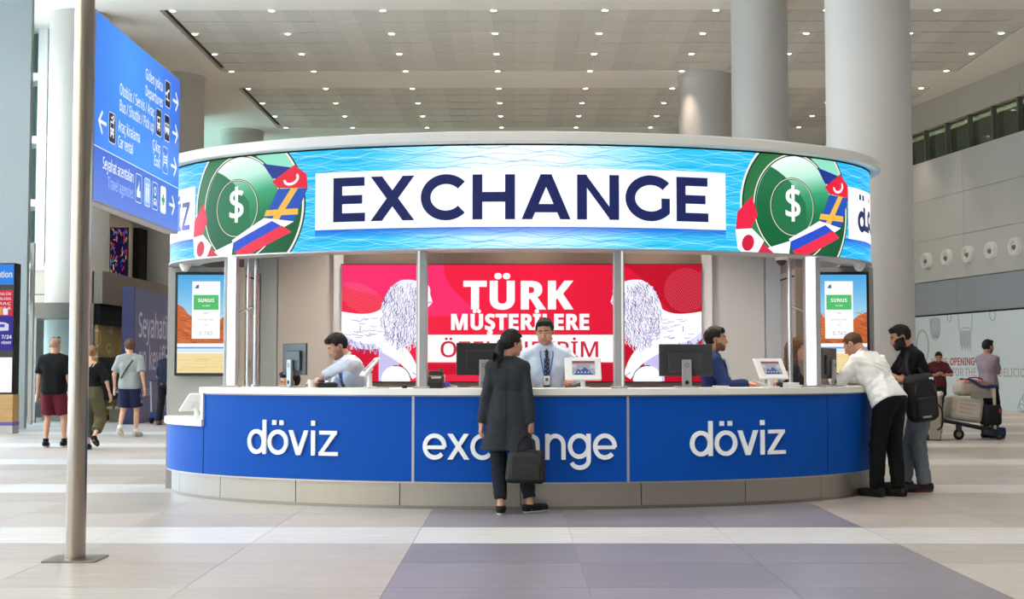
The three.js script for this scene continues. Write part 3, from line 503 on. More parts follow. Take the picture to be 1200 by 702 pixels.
{
  const t = thing('video_wall', 'wide red lit advertising screen with white lettering between two stone lions', 'screen', [KX, 0, WZ]);
  const tx = canvasTexture(2048, 660, (c, w, h) => {
    const k = w / 423; c.scale(k, k);
    const g = c.createLinearGradient(0, 0, 423, 136); g.addColorStop(0, '#f02848'); g.addColorStop(0.5, '#f51c40'); g.addColorStop(1, '#c8102e'); c.fillStyle = g; c.fillRect(0, 0, 423, 140);
    c.fillStyle = 'rgba(255,60,150,.5)'; c.beginPath(); c.moveTo(0, 0); c.lineTo(120, 0); c.bezierCurveTo(120, 30, 150, 40, 160, 60); c.lineTo(100, 60); c.bezierCurveTo(70, 30, 30, 40, 0, 24); c.fill();
    c.fillStyle = 'rgba(150,0,24,.35)'; c.beginPath(); c.moveTo(423, 0); c.lineTo(423, 70); c.bezierCurveTo(380, 70, 370, 20, 330, 0); c.fill(); c.beginPath(); c.moveTo(0, 84); c.lineTo(40, 100); c.lineTo(44, 136); c.lineTo(0, 136); c.fill(); c.beginPath(); c.moveTo(423, 90); c.lineTo(330, 96); c.lineTo(330, 136); c.lineTo(423, 136); c.fill();
    c.save(); c.beginPath(); c.ellipse(24, 40, 30, 16, 0.5, 0, 7); c.ellipse(405, 30, 26, 26, 0, 0, 7); c.clip(); c.strokeStyle = 'rgba(255,190,200,.5)'; c.lineWidth = 0.5; for (let i = -60; i < 500; i += 2.6) { c.beginPath(); c.moveTo(i, -10); c.lineTo(i + 70, 100); c.stroke(); } c.restore();
    c.save(); c.translate(0, 0); lion(c); c.restore();
    c.save(); c.translate(423, 0); c.scale(-1, 1); lion(c); c.restore();
    const T = (s, x, y, size, wd, o) => text(c, s, x, y, size, { bold: true, fit: wd, ...o });
    c.shadowColor = 'rgba(120,0,30,.6)'; c.shadowBlur = 6; c.shadowOffsetY = 3;
    T('TÜRK', 143, 51.5, 45, 128, { stroke: 1.6 }); T('MÜŞTERİLERE', 127, 76, 25, 165, { stroke: 1.1 });
    c.shadowColor = 'transparent'; c.fillStyle = '#ffffff'; c.fillRect(101, 82, 218, 32);
    text(c, 'ÖZEL İNDİRİM', 115, 108, 25, { color: '#cc2342', fit: 189, stroke: 0.5 });
    c.fillStyle = 'rgba(170,0,30,.5)'; c.fillRect(98, 116, 225, 20); c.fillStyle = 'rgba(255,60,90,.5)'; c.beginPath(); c.moveTo(98, 136); c.bezierCurveTo(140, 118, 170, 134, 210, 136); c.fill();
  });
  part(t, 'screen', uvUnit(new THREE.BoxGeometry(4.18, 1.355, 0.05).translate(0.02, 1.815, 0.075)), [M.black, M.black, M.black, M.black, screenMaterial(tx, 1.08, 0.3), M.black]);
  part(t, 'bezel', [bounds(-2.08, 2.12, 2.492, 2.5, 0, 0.11), bounds(-2.08, 2.12, 1.125, 1.137, 0, 0.11)], M.black);
  rectLight('#ff6078', 0.4, 4.1, 1.3, [KX, 1.815, WZ + 0.115], [KX, 1.815, 0]);
}
function uvUnit(g) { return g; }
function portraitDisplay(X, label, flip) {
  const t = thing('portrait_display', label, 'screen', [X, 0, -13.835]);
  const tx = canvasTexture(640, 1120, (c, w, h) => {
    const sky = c.createLinearGradient(0, 0, 0, h * 0.55); sky.addColorStop(0, '#4fa9e4'); sky.addColorStop(1, '#c4e4f4'); c.fillStyle = sky; c.fillRect(0, 0, w, h);
    c.fillStyle = '#c9683a'; c.beginPath(); c.moveTo(0, h * 0.3); c.lineTo(60, h * 0.33); c.lineTo(150, h * 0.43); c.lineTo(260, h * 0.5); c.lineTo(420, h * 0.5); c.lineTo(540, h * 0.42); c.lineTo(w, h * 0.38); c.lineTo(w, h * 0.7); c.lineTo(0, h * 0.7); c.fill();
    for (let i = 0; i < 240; i++) { c.strokeStyle = ['rgba(120,50,24,.6)', 'rgba(232,150,96,.7)', 'rgba(150,66,34,.5)'][i % 3]; c.lineWidth = 2 + rnd() * 5; const x = rnd() * w, y = h * (0.36 + rnd() * 0.33); if (Math.abs(x - 330) < 180 && y < h * 0.5) continue; c.beginPath(); c.moveTo(x, y); c.quadraticCurveTo(x + 30, y + 10 - rnd() * 30, x + 70, y + 18); c.stroke(); }
    c.fillStyle = '#ffffff'; c.fillRect(0, h * 0.7, w, h * 0.1); c.fillStyle = '#6f9fe6'; c.fillRect(0, h * 0.735, w, h * 0.018); c.fillStyle = '#d8e8fa'; c.fillRect(0, h * 0.76, w, h * 0.03);
    c.fillStyle = '#f2dea4'; c.fillRect(0, h * 0.8, w, h * 0.2); c.fillStyle = 'rgba(214,180,110,.5)'; for (let i = 0; i < 30; i++) c.fillRect(rnd() * w, h * (0.82 + rnd() * 0.17), 160, 4);
    c.fillStyle = '#ffffff'; c.fillRect(165, 75, 320, 655); c.fillStyle = '#57bf72'; c.fillRect(182, 230, 286, 170);
    text(c, 'SUNUS', 325, 312, 58, { bold: true, align: 'center' }); text(c, 'turistik', 325, 362, 28, { align: 'center' });
    c.fillStyle = '#4a6aa8'; c.beginPath(); c.moveTo(195, 155); c.lineTo(215, 120); c.lineTo(240, 110); c.lineTo(240, 155); c.fill();
    text(c, 'satış', 325, 445, 26, { color: '#8a8f98', align: 'center' }); text(c, 'güncel kur bilgisi', 325, 520, 24, { color: '#a6abb2', align: 'center' }); text(c, 'alış', 325, 580, 24, { color: '#a6abb2', align: 'center' });
    text(c, '0.743', 325, 690, 62, { color: '#aab2c8', align: 'center' });
  });
  part(t, 'bezel', rbox(0.665, 1.12, 0.05, 0.008, 0, 1.77, 0.03), M.black);
  part(t, 'screen_panel', new THREE.PlaneGeometry(0.605, 1.058).translate(0, 1.77, 0.0565), screenMaterial(tx, 1.06, 0.25));
  rectLight('#e4ecf2', 0.5, 0.6, 1.05, [X, 1.77, -13.79], [X, 1.77, 0]);
}
portraitDisplay(-3.36, 'portrait advertising display with canyon picture and white price card on the left kiosk wing');
portraitDisplay(3.46, 'portrait advertising display with canyon picture and white price card on the right kiosk wing');
{
  // stainless poles with a slanting arm at both ends of the counter
  for (const [X, s, word] of [[-2.68, -1, 'left'], [2.795, 1, 'right']]) {
    const t = thing('stainless_pole_frame', 'stainless steel pole frame with slanting arm standing inside the ' + word + ' end of the counter', 'pole frame', [X, 0, -12.98]);
    part(t, 'pole', [rod([0.03 * s * -1, 1.108, 0], [0.03 * s * -1, 2.6, 0], 0.024)], M.chrome); if (s < 0) part(t, 'pole', [rod([-0.05, 1.108, 0], [-0.05, 2.6, 0], 0.014)], M.chrome);
    part(t, 'arm', rod([-0.03 * s, 1.93, 0], [0.16 * s, 1.84, 0.05], 0.012), M.chrome); part(t, 'foot', cyl(0.045, 0.05, 0.02, -0.03 * s, 1.118, 0), M.steel);
  }
  const dome = (x, y, z, label, m) => { const t = thing('dome_camera', label, 'camera', [x, y, z]); part(t, 'mount', cyl(0.06, 0.06, 0.03, 0, -0.015, 0), M.white); part(t, 'dome', new THREE.SphereGeometry(0.052, 20, 12, 0, 7, Math.PI / 2, Math.PI / 2).translate(0, -0.03, 0), m); };
  dome(-3.5, 2.392, -13.45, 'small white dome camera under the left end of the canopy', M.white);
  dome(3.6, 2.392, -13.45, 'small white dome camera under the right end of the canopy', M.white);
  dome(2.62, 2.392, -12.66, 'small black dome camera under the canopy beside the right lit post', M.black);
}
// ---------------------------------------------------------------- wayfinding sign on its pole
{
  const t = thing('wayfinding_sign', 'tall brushed steel pole carrying a lit blue direction sign with white arrows and pictograms', 'sign', [-3.01, 0, -8.79]);
  part(t, 'base_plate', rbox(0.36, 0.012, 0.3, 0.003, 0, 0.006, 0), M.steelDark);
  part(t, 'pole', cyl(0.066, 0.066, 3.9, 0, 1.96, 0, 40), new THREE.MeshStandardMaterial({ color: S('#a3968a'), metalness: 1, roughness: 0.24 }));
  part(t, 'cap', cyl(0.07, 0.07, 0.05, 0, 3.935, 0, 32), M.black);
  const z0 = -0.07, z1 = -2.3, cw = 1340, ch = 800, k = cw / 2.23;
  const art = canvasTexture(cw, ch, (c) => {
    const U = (m) => m * k, Vv = (y) => (3.81 - y) * k;
    const g = c.createRadialGradient(U(0.8), Vv(3.6), 0, U(0.9), Vv(3.3), U(1.6)); g.addColorStop(0, '#4ba6ff'); g.addColorStop(0.6, '#3b86fa'); g.addColorStop(1, '#2f68e6'); c.fillStyle = g; c.fillRect(0, 0, cw, ch);
    const g2 = c.createLinearGradient(0, Vv(2.86), 0, Vv(2.48)); g2.addColorStop(0, '#3e63d8'); g2.addColorStop(1, '#5d7ae0'); c.fillStyle = g2; c.fillRect(0, Vv(2.86), cw, ch);
    c.fillStyle = '#dfeaff'; c.fillRect(0, Vv(2.865), cw, 5);
    const T = (s, u0, u1, y, size, color = '#ffffff') => text(c, s, U(u0), Vv(y), size * k, { color, fit: U(u1 - u0), stroke: 1.2 });
    T('Giden yolcu', 1.2, 1.7, 3.6, 0.12); T('Departures', 1.2, 1.7, 3.465, 0.12);
    T('Otobüs / Servis / Araç', 0.55, 1.46, 3.335, 0.12); T('Bus / Shuttle / Pick up', 0.55, 1.46, 3.215, 0.12);
    T('Araç kiralama', 0.53, 1.08, 3.06, 0.12); T('Car rental', 0.53, 0.9, 2.94, 0.12);
    T('Çıkış', 1.42, 1.65, 3.07, 0.12); T('Exit', 1.47, 1.65, 2.95, 0.12);
    T('Seyahat acentaları', 0.19, 0.93, 2.725, 0.12); T('Travel agencies', 0.31, 0.93, 2.6, 0.12, '#9fc0ff');
    const arrow = (u, y, d) => { c.strokeStyle = '#fff'; c.lineWidth = 0.026 * k; c.beginPath(); c.moveTo(U(u - 0.08), Vv(y)); c.lineTo(U(u + 0.08), Vv(y)); c.moveTo(U(u + d * 0.01), Vv(y + 0.08)); c.lineTo(U(u + d * 0.085), Vv(y)); c.lineTo(U(u + d * 0.01), Vv(y - 0.08)); c.stroke(); };
    arrow(2.09, 3.6, 1); arrow(2.09, 3.32, 1); arrow(2.06, 3.03, 1); arrow(2.02, 2.69, 1); arrow(0.18, 3.05, -1);
    const icon = (u, y, fill, edge, draw) => { c.fillStyle = fill; c.strokeStyle = edge; c.lineWidth = 4; c.beginPath(); c.roundRect(U(u - 0.08), Vv(y + 0.11), 0.16 * k, 0.22 * k, 0.03 * k); c.fill(); c.stroke(); c.save(); c.translate(U(u), Vv(y)); c.scale(k, k); c.fillStyle = c.strokeStyle = '#fff'; c.lineWidth = 0.014; draw(); c.restore(); };
    const R = (x, y, w, h) => c.fillRect(x, y, w, h), ln = (...p) => { c.beginPath(); for (let i = 0; i < p.length; i += 2) i ? c.lineTo(p[i], p[i + 1]) : c.moveTo(p[i], p[i + 1]); c.stroke(); };
    const bus = () => { c.beginPath(); c.roundRect(-0.045, -0.05, 0.09, 0.1, 0.015); c.fill(); R(-0.04, 0.05, 0.02, 0.02); R(0.02, 0.05, 0.02, 0.02); c.fillStyle = '#15203f'; R(-0.035, -0.035, 0.07, 0.035); R(-0.035, 0.02, 0.018, 0.012); R(0.017, 0.02, 0.018, 0.012); };
    icon(1.85, 3.61, '#15203f', '#fff', () => { ln(-0.055, 0.045, 0.05, 0.045); c.save(); c.rotate(-0.5); R(-0.06, -0.03, 0.12, 0.022); ln(0, -0.02, -0.03, 0.03); ln(-0.055, -0.02, -0.07, -0.05); c.restore(); });
    icon(1.59, 3.32, '#15203f', '#fff', bus); icon(1.84, 3.32, '#15203f', '#fff', () => { c.beginPath(); c.roundRect(-0.062, -0.04, 0.124, 0.07, 0.01); c.fill(); c.beginPath(); c.arc(-0.035, 0.035, 0.018, 0, 7); c.arc(0.035, 0.035, 0.018, 0, 7); c.fill(); c.fillStyle = '#15203f'; R(-0.052, -0.03, 0.028, 0.025); R(-0.014, -0.03, 0.028, 0.025); R(0.024, -0.03, 0.028, 0.025); });
    icon(0.39, 3.05, '#15203f', '#fff', () => { R(-0.03, -0.08, 0.05, 0.012); c.beginPath(); c.arc(0.03, -0.074, 0.018, 0, 7); c.stroke(); bus(); });
    icon(1.8, 3.04, '#3a78e8', '#e8f1ff', () => { ln(-0.05, -0.06, -0.05, 0.06); ln(0.05, -0.06, 0.05, 0.06); c.strokeRect(-0.045, -0.03, 0.09, 0.05); ln(-0.02, -0.005, 0.03, -0.005); });
    icon(1.06, 2.7, '#4166d2', '#fff', () => { c.beginPath(); c.moveTo(-0.045, 0.07); c.lineTo(-0.045, 0.02); c.lineTo(0, -0.03); c.lineTo(0.015, -0.07); c.lineTo(0.02, 0.01); c.lineTo(0.05, 0.025); c.lineTo(0.05, 0.07); c.fill(); });
    icon(1.295, 2.7, '#8bb6f2', '#fff', () => { for (const x of [-0.03, 0.03]) { c.beginPath(); c.arc(x, -0.06, 0.014, 0, 7); c.fill(); R(x - 0.017, -0.04, 0.034, 0.06); R(x - 0.013, 0.02, 0.026, 0.06); } R(-0.003, -0.08, 0.006, 0.16); });
    icon(1.515, 2.7, '#4166d2', '#fff', () => { c.beginPath(); c.arc(0, -0.04, 0.03, 0, 7); c.stroke(); R(-0.03, 0.02, 0.06, 0.012); ln(-0.04, 0.03, -0.04, 0.08); ln(0.04, 0.03, 0.04, 0.08); R(-0.02, 0.045, 0.04, 0.03); });
    icon(1.755, 2.7, '#ffffff', '#fff', () => { c.fillStyle = '#2f9a4c'; R(-0.045, -0.017, 0.09, 0.034); R(-0.017, -0.045, 0.034, 0.09); });
  });
  const h = 1.33, cy = 3.145, L = z0 - z1, zc = (z0 + z1) / 2;
  part(t, 'sign_box', rbox(0.11, h + 0.03, L + 0.03, 0.01, 0.0, cy, zc), mat('#a9a3a4', 0.45));
  const f = new THREE.PlaneGeometry(L, h).rotateY(Math.PI / 2).translate(0.0565, cy, zc);
  part(t, 'sign_face', f, screenMaterial(art, 1.0, 0.3));
  part(t, 'bracket', [bounds(-0.03, 0.03, 2.62, 2.7, -0.09, -0.03), bounds(-0.03, 0.03, 3.55, 3.63, -0.09, -0.03)], M.steelDark);
  rectLight('#4f94ff', 0.55, L - 0.1, h - 0.1, [-2.94, cy, -8.79 + zc], [0, cy, -8.79 + zc]);
}
// ---------------------------------------------------------------- far left: totem, camera pole, shop, hoarding
{
  const t = thing('information_totem', 'tall information totem with blue header, advertising screen, white lit panel and wooden base', 'totem', [-10.35, 0, -25.1]);
  const w = 1.06;
  const header = canvasTexture(512, 220, (c, W_, H) => { c.fillStyle = '#2f8cf2'; c.fillRect(0, 0, W_, H); text(c, 'Transportation', 60, 140, 92, { color: '#fff', fit: 440, stroke: 2 }); });
  const ad = canvasTexture(512, 580, (c, W_, H) => {
    c.fillStyle = '#3a2f9e'; c.fillRect(0, 0, W_, H); c.fillStyle = '#d8354c'; c.fillRect(310, 0, 200, 250); c.fillStyle = '#e8c030'; c.fillRect(240, 30, 66, 170);
    for (let i = 0; i < 4; i++) text(c, ['GÜNLÜK', 'KİRALAMA', 'ARAÇ', '7/24'][i], 320, 52 + i * 46, 36, { bold: true, color: '#ffd8dc', fit: 170 });
    c.fillStyle = '#f0b040'; c.fillRect(320, 170, 80, 70); c.fillStyle = '#fff'; c.fillRect(410, 180, 50, 60);
    c.fillStyle = '#e8ecff'; c.beginPath(); c.moveTo(270, 360); c.bezierCurveTo(330, 300, 420, 300, 470, 330); c.lineTo(470, 390); c.lineTo(280, 400); c.fill(); c.fillStyle = '#4a48c0'; c.fillRect(330, 330, 100, 30);
    text(c, '7/24', 400, 470, 50, { bold: true }); text(c, 'HİZMET', 400, 520, 34, { bold: true, fit: 100 });
  });
  const face = (y0, y1, m, name) => part(t, name, new THREE.PlaneGeometry(w - 0.05, y1 - y0).translate(0, (y0 + y1) / 2, 0.156), m);
  part(t, 'body', [rbox(w, 3.2, 0.3, 0.02, 0, 1.73, 0)], M.black);
  face(2.9, 3.3, screenMaterial(header, 0.9), 'header_screen'); face(1.62, 2.8, screenMaterial(ad, 0.85), 'advert_screen');
  face(0.8, 1.48, glow('#f6f8ff', 1.1), 'lit_panel');
  const wood = phys('#c39a63', 0.5, { map: noiseTexture(128, 128, [[3, 60, 0.6], [8, 128, 0.3]], 0.8, 1) });
  part(t, 'wooden_base', rbox(w + 0.02, 0.62, 0.32, 0.01, 0, 0.45, 0), wood); part(t, 'purple_band', rbox(w + 0.03, 0.07, 0.33, 0.005, 0, 0.19, 0), mat('#5a4aa0', 0.5)); part(t, 'plinth', rbox(w + 0.02, 0.15, 0.32, 0.005, 0, 0.075, 0), M.aluminium);
}
{
  const p = thing('camera_pole', 'thin beige service pole with two white surveillance cameras', 'pole', [-10.98, 0, -28.9]);
  part(p, 'pole', rbox(0.09, 4.1, 0.09, 0.01, 0, 2.05, 0), mat('#b9b1a6', 0.5));
  for (const [y, dx, a] of [[3.82, -0.2, 0.4], [3.68, -0.24, -0.3]]) { const c = part(p, 'camera', [rbox(0.3, 0.1, 0.12, 0.02, 0, 0, 0), cyl(0.035, 0.035, 0.03, -0.15, 0, 0).rotateZ(0)], M.white); c.position.set(dx, y, 0.08); c.rotation.set(0, a, 0.25); part(p, 'camera_arm', rod([0, y, 0], [dx * 0.6, y, 0.06], 0.02), M.white); }
  const s = thing('line_speaker', 'narrow black column loudspeaker fixed beside the thin camera pole', 'loudspeaker', [-11.15, 0, -28.8]);
  part(s, 'cabinet', rbox(0.18, 0.84, 0.16, 0.02, 0, 3.14, 0), M.black); part(s, 'grille', rbox(0.14, 0.78, 0.02, 0.008, 0, 3.14, 0.085), M.blackMatt); part(s, 'bracket', [bounds(0.08, 0.16, 3.46, 3.5, -0.05, 0), bounds(0.08, 0.16, 2.78, 2.82, -0.05, 0)], M.white);
}
{
  // shop front along the left side
  const s = thing('shop_front', 'closed shop front with taupe fascia, black opening and mustard patterned panel', 'shop', [-9.75, 0, -30]);
  part(s, 'side_wall', bounds(-0.25, -0.2, 0, 3.55, -6.6, 0), mat('#8b8175', 0.7));
  const stone = mat('#958a7e', 0.7, { map: noiseTexture(256, 128, [[40, 3, 0.5], [80, 40, 0.4]], 0.75, 1) });
  part(s, 'fascia', bounds(-0.24, 0, 2.78, 3.55, -6.6, 0), stone);
  part(s, 'black_header', bounds(-0.2, -0.06, 2.28, 2.78, -6.5, -0.05), M.blackMatt);
  const pat = canvasTexture(512, 512, (c, w, h) => { c.fillStyle = '#c9a95e'; c.fillRect(0, 0, w, h); c.strokeStyle = '#efe0b0'; c.fillStyle = '#cdb97e'; c.lineWidth = 9; for (let i = 0; i < 34; i++) { const x = rnd() * w, y = rnd() * h, r = 18 + rnd() * 34; c.beginPath(); i % 3 ? c.ellipse(x, y, r, r * 0.6, rnd() * 3, 0, 7) : c.roundRect(x, y, r * 1.5, r, 8); i % 4 ? c.stroke() : c.fill(); } });
  pat.wrapS = pat.wrapT = THREE.RepeatWrapping; pat.repeat.set(0.4, 0.4);
  part(s, 'patterned_panel', bounds(-0.19, -0.12, 0, 2.28, -6.5, -0.1), new THREE.MeshStandardMaterial({ map: pat, roughness: 0.6 }));
  part(s, 'grey_board', bounds(-0.13, -0.09, 0.5, 1.52, -1.9, -0.15), M.darkGrey); part(s, 'base_board', bounds(-0.13, -0.08, 0, 0.12, -6.5, -0.1), M.darkGrey);
  const b = thing('low_bench', 'low slatted bench in front of the mustard shop panel', 'bench', [-9.35, 0, -30.7], Math.PI / 2);
  for (const z of [-0.2, 0, 0.2]) part(b, 'slat', rbox(1.3, 0.06, 0.15, 0.01, 0, 0.33, z), mat('#9b927f', 0.6)); for (const x of [-0.5, 0.5]) part(b, 'leg', bounds(x - 0.04, x + 0.04, 0, 0.3, -0.24, 0.24), mat('#7b7468', 0.6));
  const h = thing('travel_hoarding', 'tall purple grey hoarding with large white slogan standing before the shop', 'hoarding', [-8.66, 0, -28.9]);
  const print = canvasTexture(1400, 800, (c, w, H) => { c.fillStyle = '#6d6d92'; c.fillRect(0, 0, w, H); const k = w / 5.4; text(c, 'Seyahatin', 0.32 * k, H - 1.98 * k, 0.78 * k, { fit: 2.75 * k, color: '#d3d3ea', stroke: 3 }); text(c, 'en keyifli', 0.32 * k, H - 1.22 * k, 0.78 * k, { fit: 2.45 * k, color: '#c9c9e4', stroke: 3 }); text(c, 'noktası', 0.32 * k, H - 0.62 * k, 0.3 * k, { fit: 1 * k, color: '#b5b5d4' }); });
  part(h, 'board', bounds(-0.25, 0, 0, 3.09, -5.4, 0), mat('#4a4a78', 0.6)); part(h, 'print', new THREE.PlaneGeometry(5.4, 3.085).rotateY(Math.PI / 2).translate(0.004, 1.543, -2.7), new THREE.MeshStandardMaterial({ map: print, roughness: 0.55 }));
  part(h, 'edge_strip', bounds(-0.27, 0.012, 0, 3.1, -0.02, 0.03), mat('#2a315c', 0.6));
  // upper floor block behind, with soffit, tiled wall, black pier and coloured light board
  const u = structure('wall_upper_left', [bounds(-12.8, -10.9, 6.1, CEIL, -44, -38.95), bounds(-12.8, -11, 0, 6.1, -44.4, -44)], mat('#b7aa9c', 0.7));
  const tile = [mat('#b3aca4', 0.6), mat('#aea79f', 0.6)];
  for (let r = 0; r < 7; r++) for (let k = 0; k < 2; k++) part(u, 'wall_tile', bounds(-12.6 + k * 0.85 + 0.006, -12.6 + (k + 1) * 0.85 - 0.006, r * 0.86 + 0.006, (r + 1) * 0.86 - 0.006, -44, -43.94), tile[(r + k) % 2]);
  part(u, 'black_pier', bounds(-12.78, -12.55, 0, 5.9, -43.5, -42.4), M.blackMatt);
  const art = canvasTexture(256, 512, (c, w, H) => { c.fillStyle = '#241c50'; c.fillRect(0, 0, w, H); for (let i = 0; i < 60; i++) { c.fillStyle = ['#f0a030', '#e05030', '#7050d0', '#30a0d0', '#f0e0a0', '#c03080'][i % 6]; const x = rnd() * w, y = rnd() * H; c.save(); c.translate(x, y); c.rotate(rnd() * 3); c.fillRect(-25, -8, 30 + rnd() * 40, 8 + rnd() * 16); c.restore(); } });
  const lb = thing('light_board', 'tall colourful lit display board above the shop fascia', 'screen', [-12.35, 0, -39.5]);
  part(lb, 'case', bounds(-0.28, 0.28, 4.0, 5.6, -0.1, 0), M.black); part(lb, 'screen_face', new THREE.PlaneGeometry(0.52, 1.55).translate(0, 4.8, 0.004), screenMaterial(art, 0.45)); part(lb, 'stand', [bounds(-0.2, -0.14, 0, 4, -0.08, -0.02), bounds(0.14, 0.2, 0, 4, -0.08, -0.02)], M.black);
  const lamp = thing('tube_lamp', 'long white tube lamp under the upper floor soffit', 'lamp', [-12.0, 6.06, -41.2]);
  part(lamp, 'housing', rbox(0.14, 0.05, 3.0, 0.01, 0, 0.005, 0), M.white); part(lamp, 'tube', rbox(0.1, 0.03, 2.95, 0.01, 0, -0.03, 0), glow('#fff8ee', 2.2));
  rectLight('#fff4e4', 3, 0.1, 2.9, [-12.0, 6.0, -41.2], [-12.0, 0, -41.201]);
}
// ---------------------------------------------------------------- on the counter
function monitor(label, pos, turn, lift = 0) {
  const t = thing('desktop_monitor', label, 'monitor', pos, turn);
  part(t, 'display_case', [rbox(0.52, 0.31, 0.022, 0.008, 0, 0.245 + lift, 0), rbox(0.34, 0.2, 0.03, 0.012, 0, 0.23 + lift, 0.02)], mat('#2b2d30', 0.42));
  part(t, 'display_panel', new THREE.PlaneGeometry(0.49, 0.28).rotateY(Math.PI).translate(0, 0.247 + lift, -0.0125), screenMaterial(officeScreen, 0.5));
  part(t, 'stand_column', [rbox(0.095, 0.27, 0.03, 0.01, 0, 0.135, 0.055)], M.aluminium); part(t, 'stand_base', rbox(0.22, 0.012, 0.19, 0.005, 0, 0.006, 0.02), M.aluminium);
  part(t, 'maker_ring', new THREE.TorusGeometry(0.018, 0.0025, 6, 24).translate(0, 0.215, 0.071), M.darkGrey); part(t, 'cable_hole', cyl(0.02, 0.02, 0.004, 0, 0, 0, 18).rotateX(Math.PI / 2).translate(0, 0.05, 0.0705), M.blackMatt);
  part(t, 'cable', tube([[0.05, 0.2, 0.03], [0.09, 0.13, 0.05], [0.05, 0.05, 0.04], [0.06, 0.012, 0.06]], 0.004, 6), M.blackMatt); return t;
}
const officeScreen = canvasTexture(128, 72, (c, w, h) => { c.fillStyle = '#e8eef6'; c.fillRect(0, 0, w, h); c.fillStyle = '#3a70c0'; c.fillRect(0, 0, w, 8); for (let i = 0; i < 8; i++) { c.fillStyle = '#a8b4c4'; c.fillRect(6, 14 + i * 7, 30 + (i * 37) % 70, 3); } });
monitor('dark desktop monitor turned sideways with cables hanging at the left clerk', [-2.19, 1.108, -12.62], -0.95, 0.03);
monitor('dark desktop monitor with silver stand partly behind the standing woman', [-0.33, 1.108, -12.33], 0.25, 0.03);
monitor('dark desktop monitor seen from behind in front of the navy suited man', [1.63, 1.108, -12.4], 0.04, 0.02);
monitor('dark desktop monitor turned sideways beside the right lit post', [3.17, 1.108, -13.06], 1.05, -0.01);
const padArt = canvasTexture(256, 160, (c, w, h) => { c.fillStyle = '#c9ccd6'; c.fillRect(0, 0, w, h); c.fillStyle = '#b46a72'; c.fillRect(0, 0, w, 26); c.fillStyle = '#5a76b4'; c.beginPath(); c.moveTo(20, 160); c.lineTo(60, 90); c.lineTo(100, 110); c.lineTo(140, 70); c.lineTo(190, 110); c.lineTo(240, 160); c.fill(); c.fillStyle = '#eceef6'; c.fillRect(0, 40, 50, 40); c.fillRect(200, 44, 56, 44); c.fillStyle = '#dfe6f4'; for (let i = 0; i < 6; i++) c.fillRect(20 + i * 38, 120, 20, 20); });
function tablet(label, pos, turn, tilt = 0.5, postH = 0.15) {
  const t = thing('tablet_kiosk', label, 'tablet', pos, turn);
  part(t, 'stand_post', [cyl(0.022, 0.024, postH, 0, postH / 2, 0, 20)], M.whiteGloss); part(t, 'stand_foot', rbox(0.13, 0.012, 0.12, 0.005, 0, 0.006, 0), M.whiteGloss);
  const head = new THREE.Group(); head.name = 'tablet_case'; head.position.set(0, postH + 0.06, 0); head.rotation.x = -tilt; t.add(head);
  part(head, 'case', [rbox(0.345, 0.235, 0.026, 0.012, 0, 0, 0, 3), rbox(0.08, 0.08, 0.03, 0.01, 0, -0.03, -0.025)], M.whiteGloss); part(head, 'tablet_screen', new THREE.PlaneGeometry(0.215, 0.145).translate(0.005, 0.005, 0.0137), screenMaterial(padArt, 0.6));
}
tablet('white tablet in a frame on a stand facing out beside the central clerk', [0.62, 1.108, -12.08], 0.02, 0.45, 0.12);
tablet('white tablet in a frame on a stand beside the woman with long hair', [2.47, 1.108, -12.5], 0.45, 0.55, 0.12);
tablet('white tablet seen edge on next to the leaning left clerk', [-1.4, 1.108, -12.18], -1.35, 0.75, 0.14);
tablet('white tablet turned away on the low left worktop', [-3.3, 0.785, -13.2], -2.1, 0.7, 0.1);
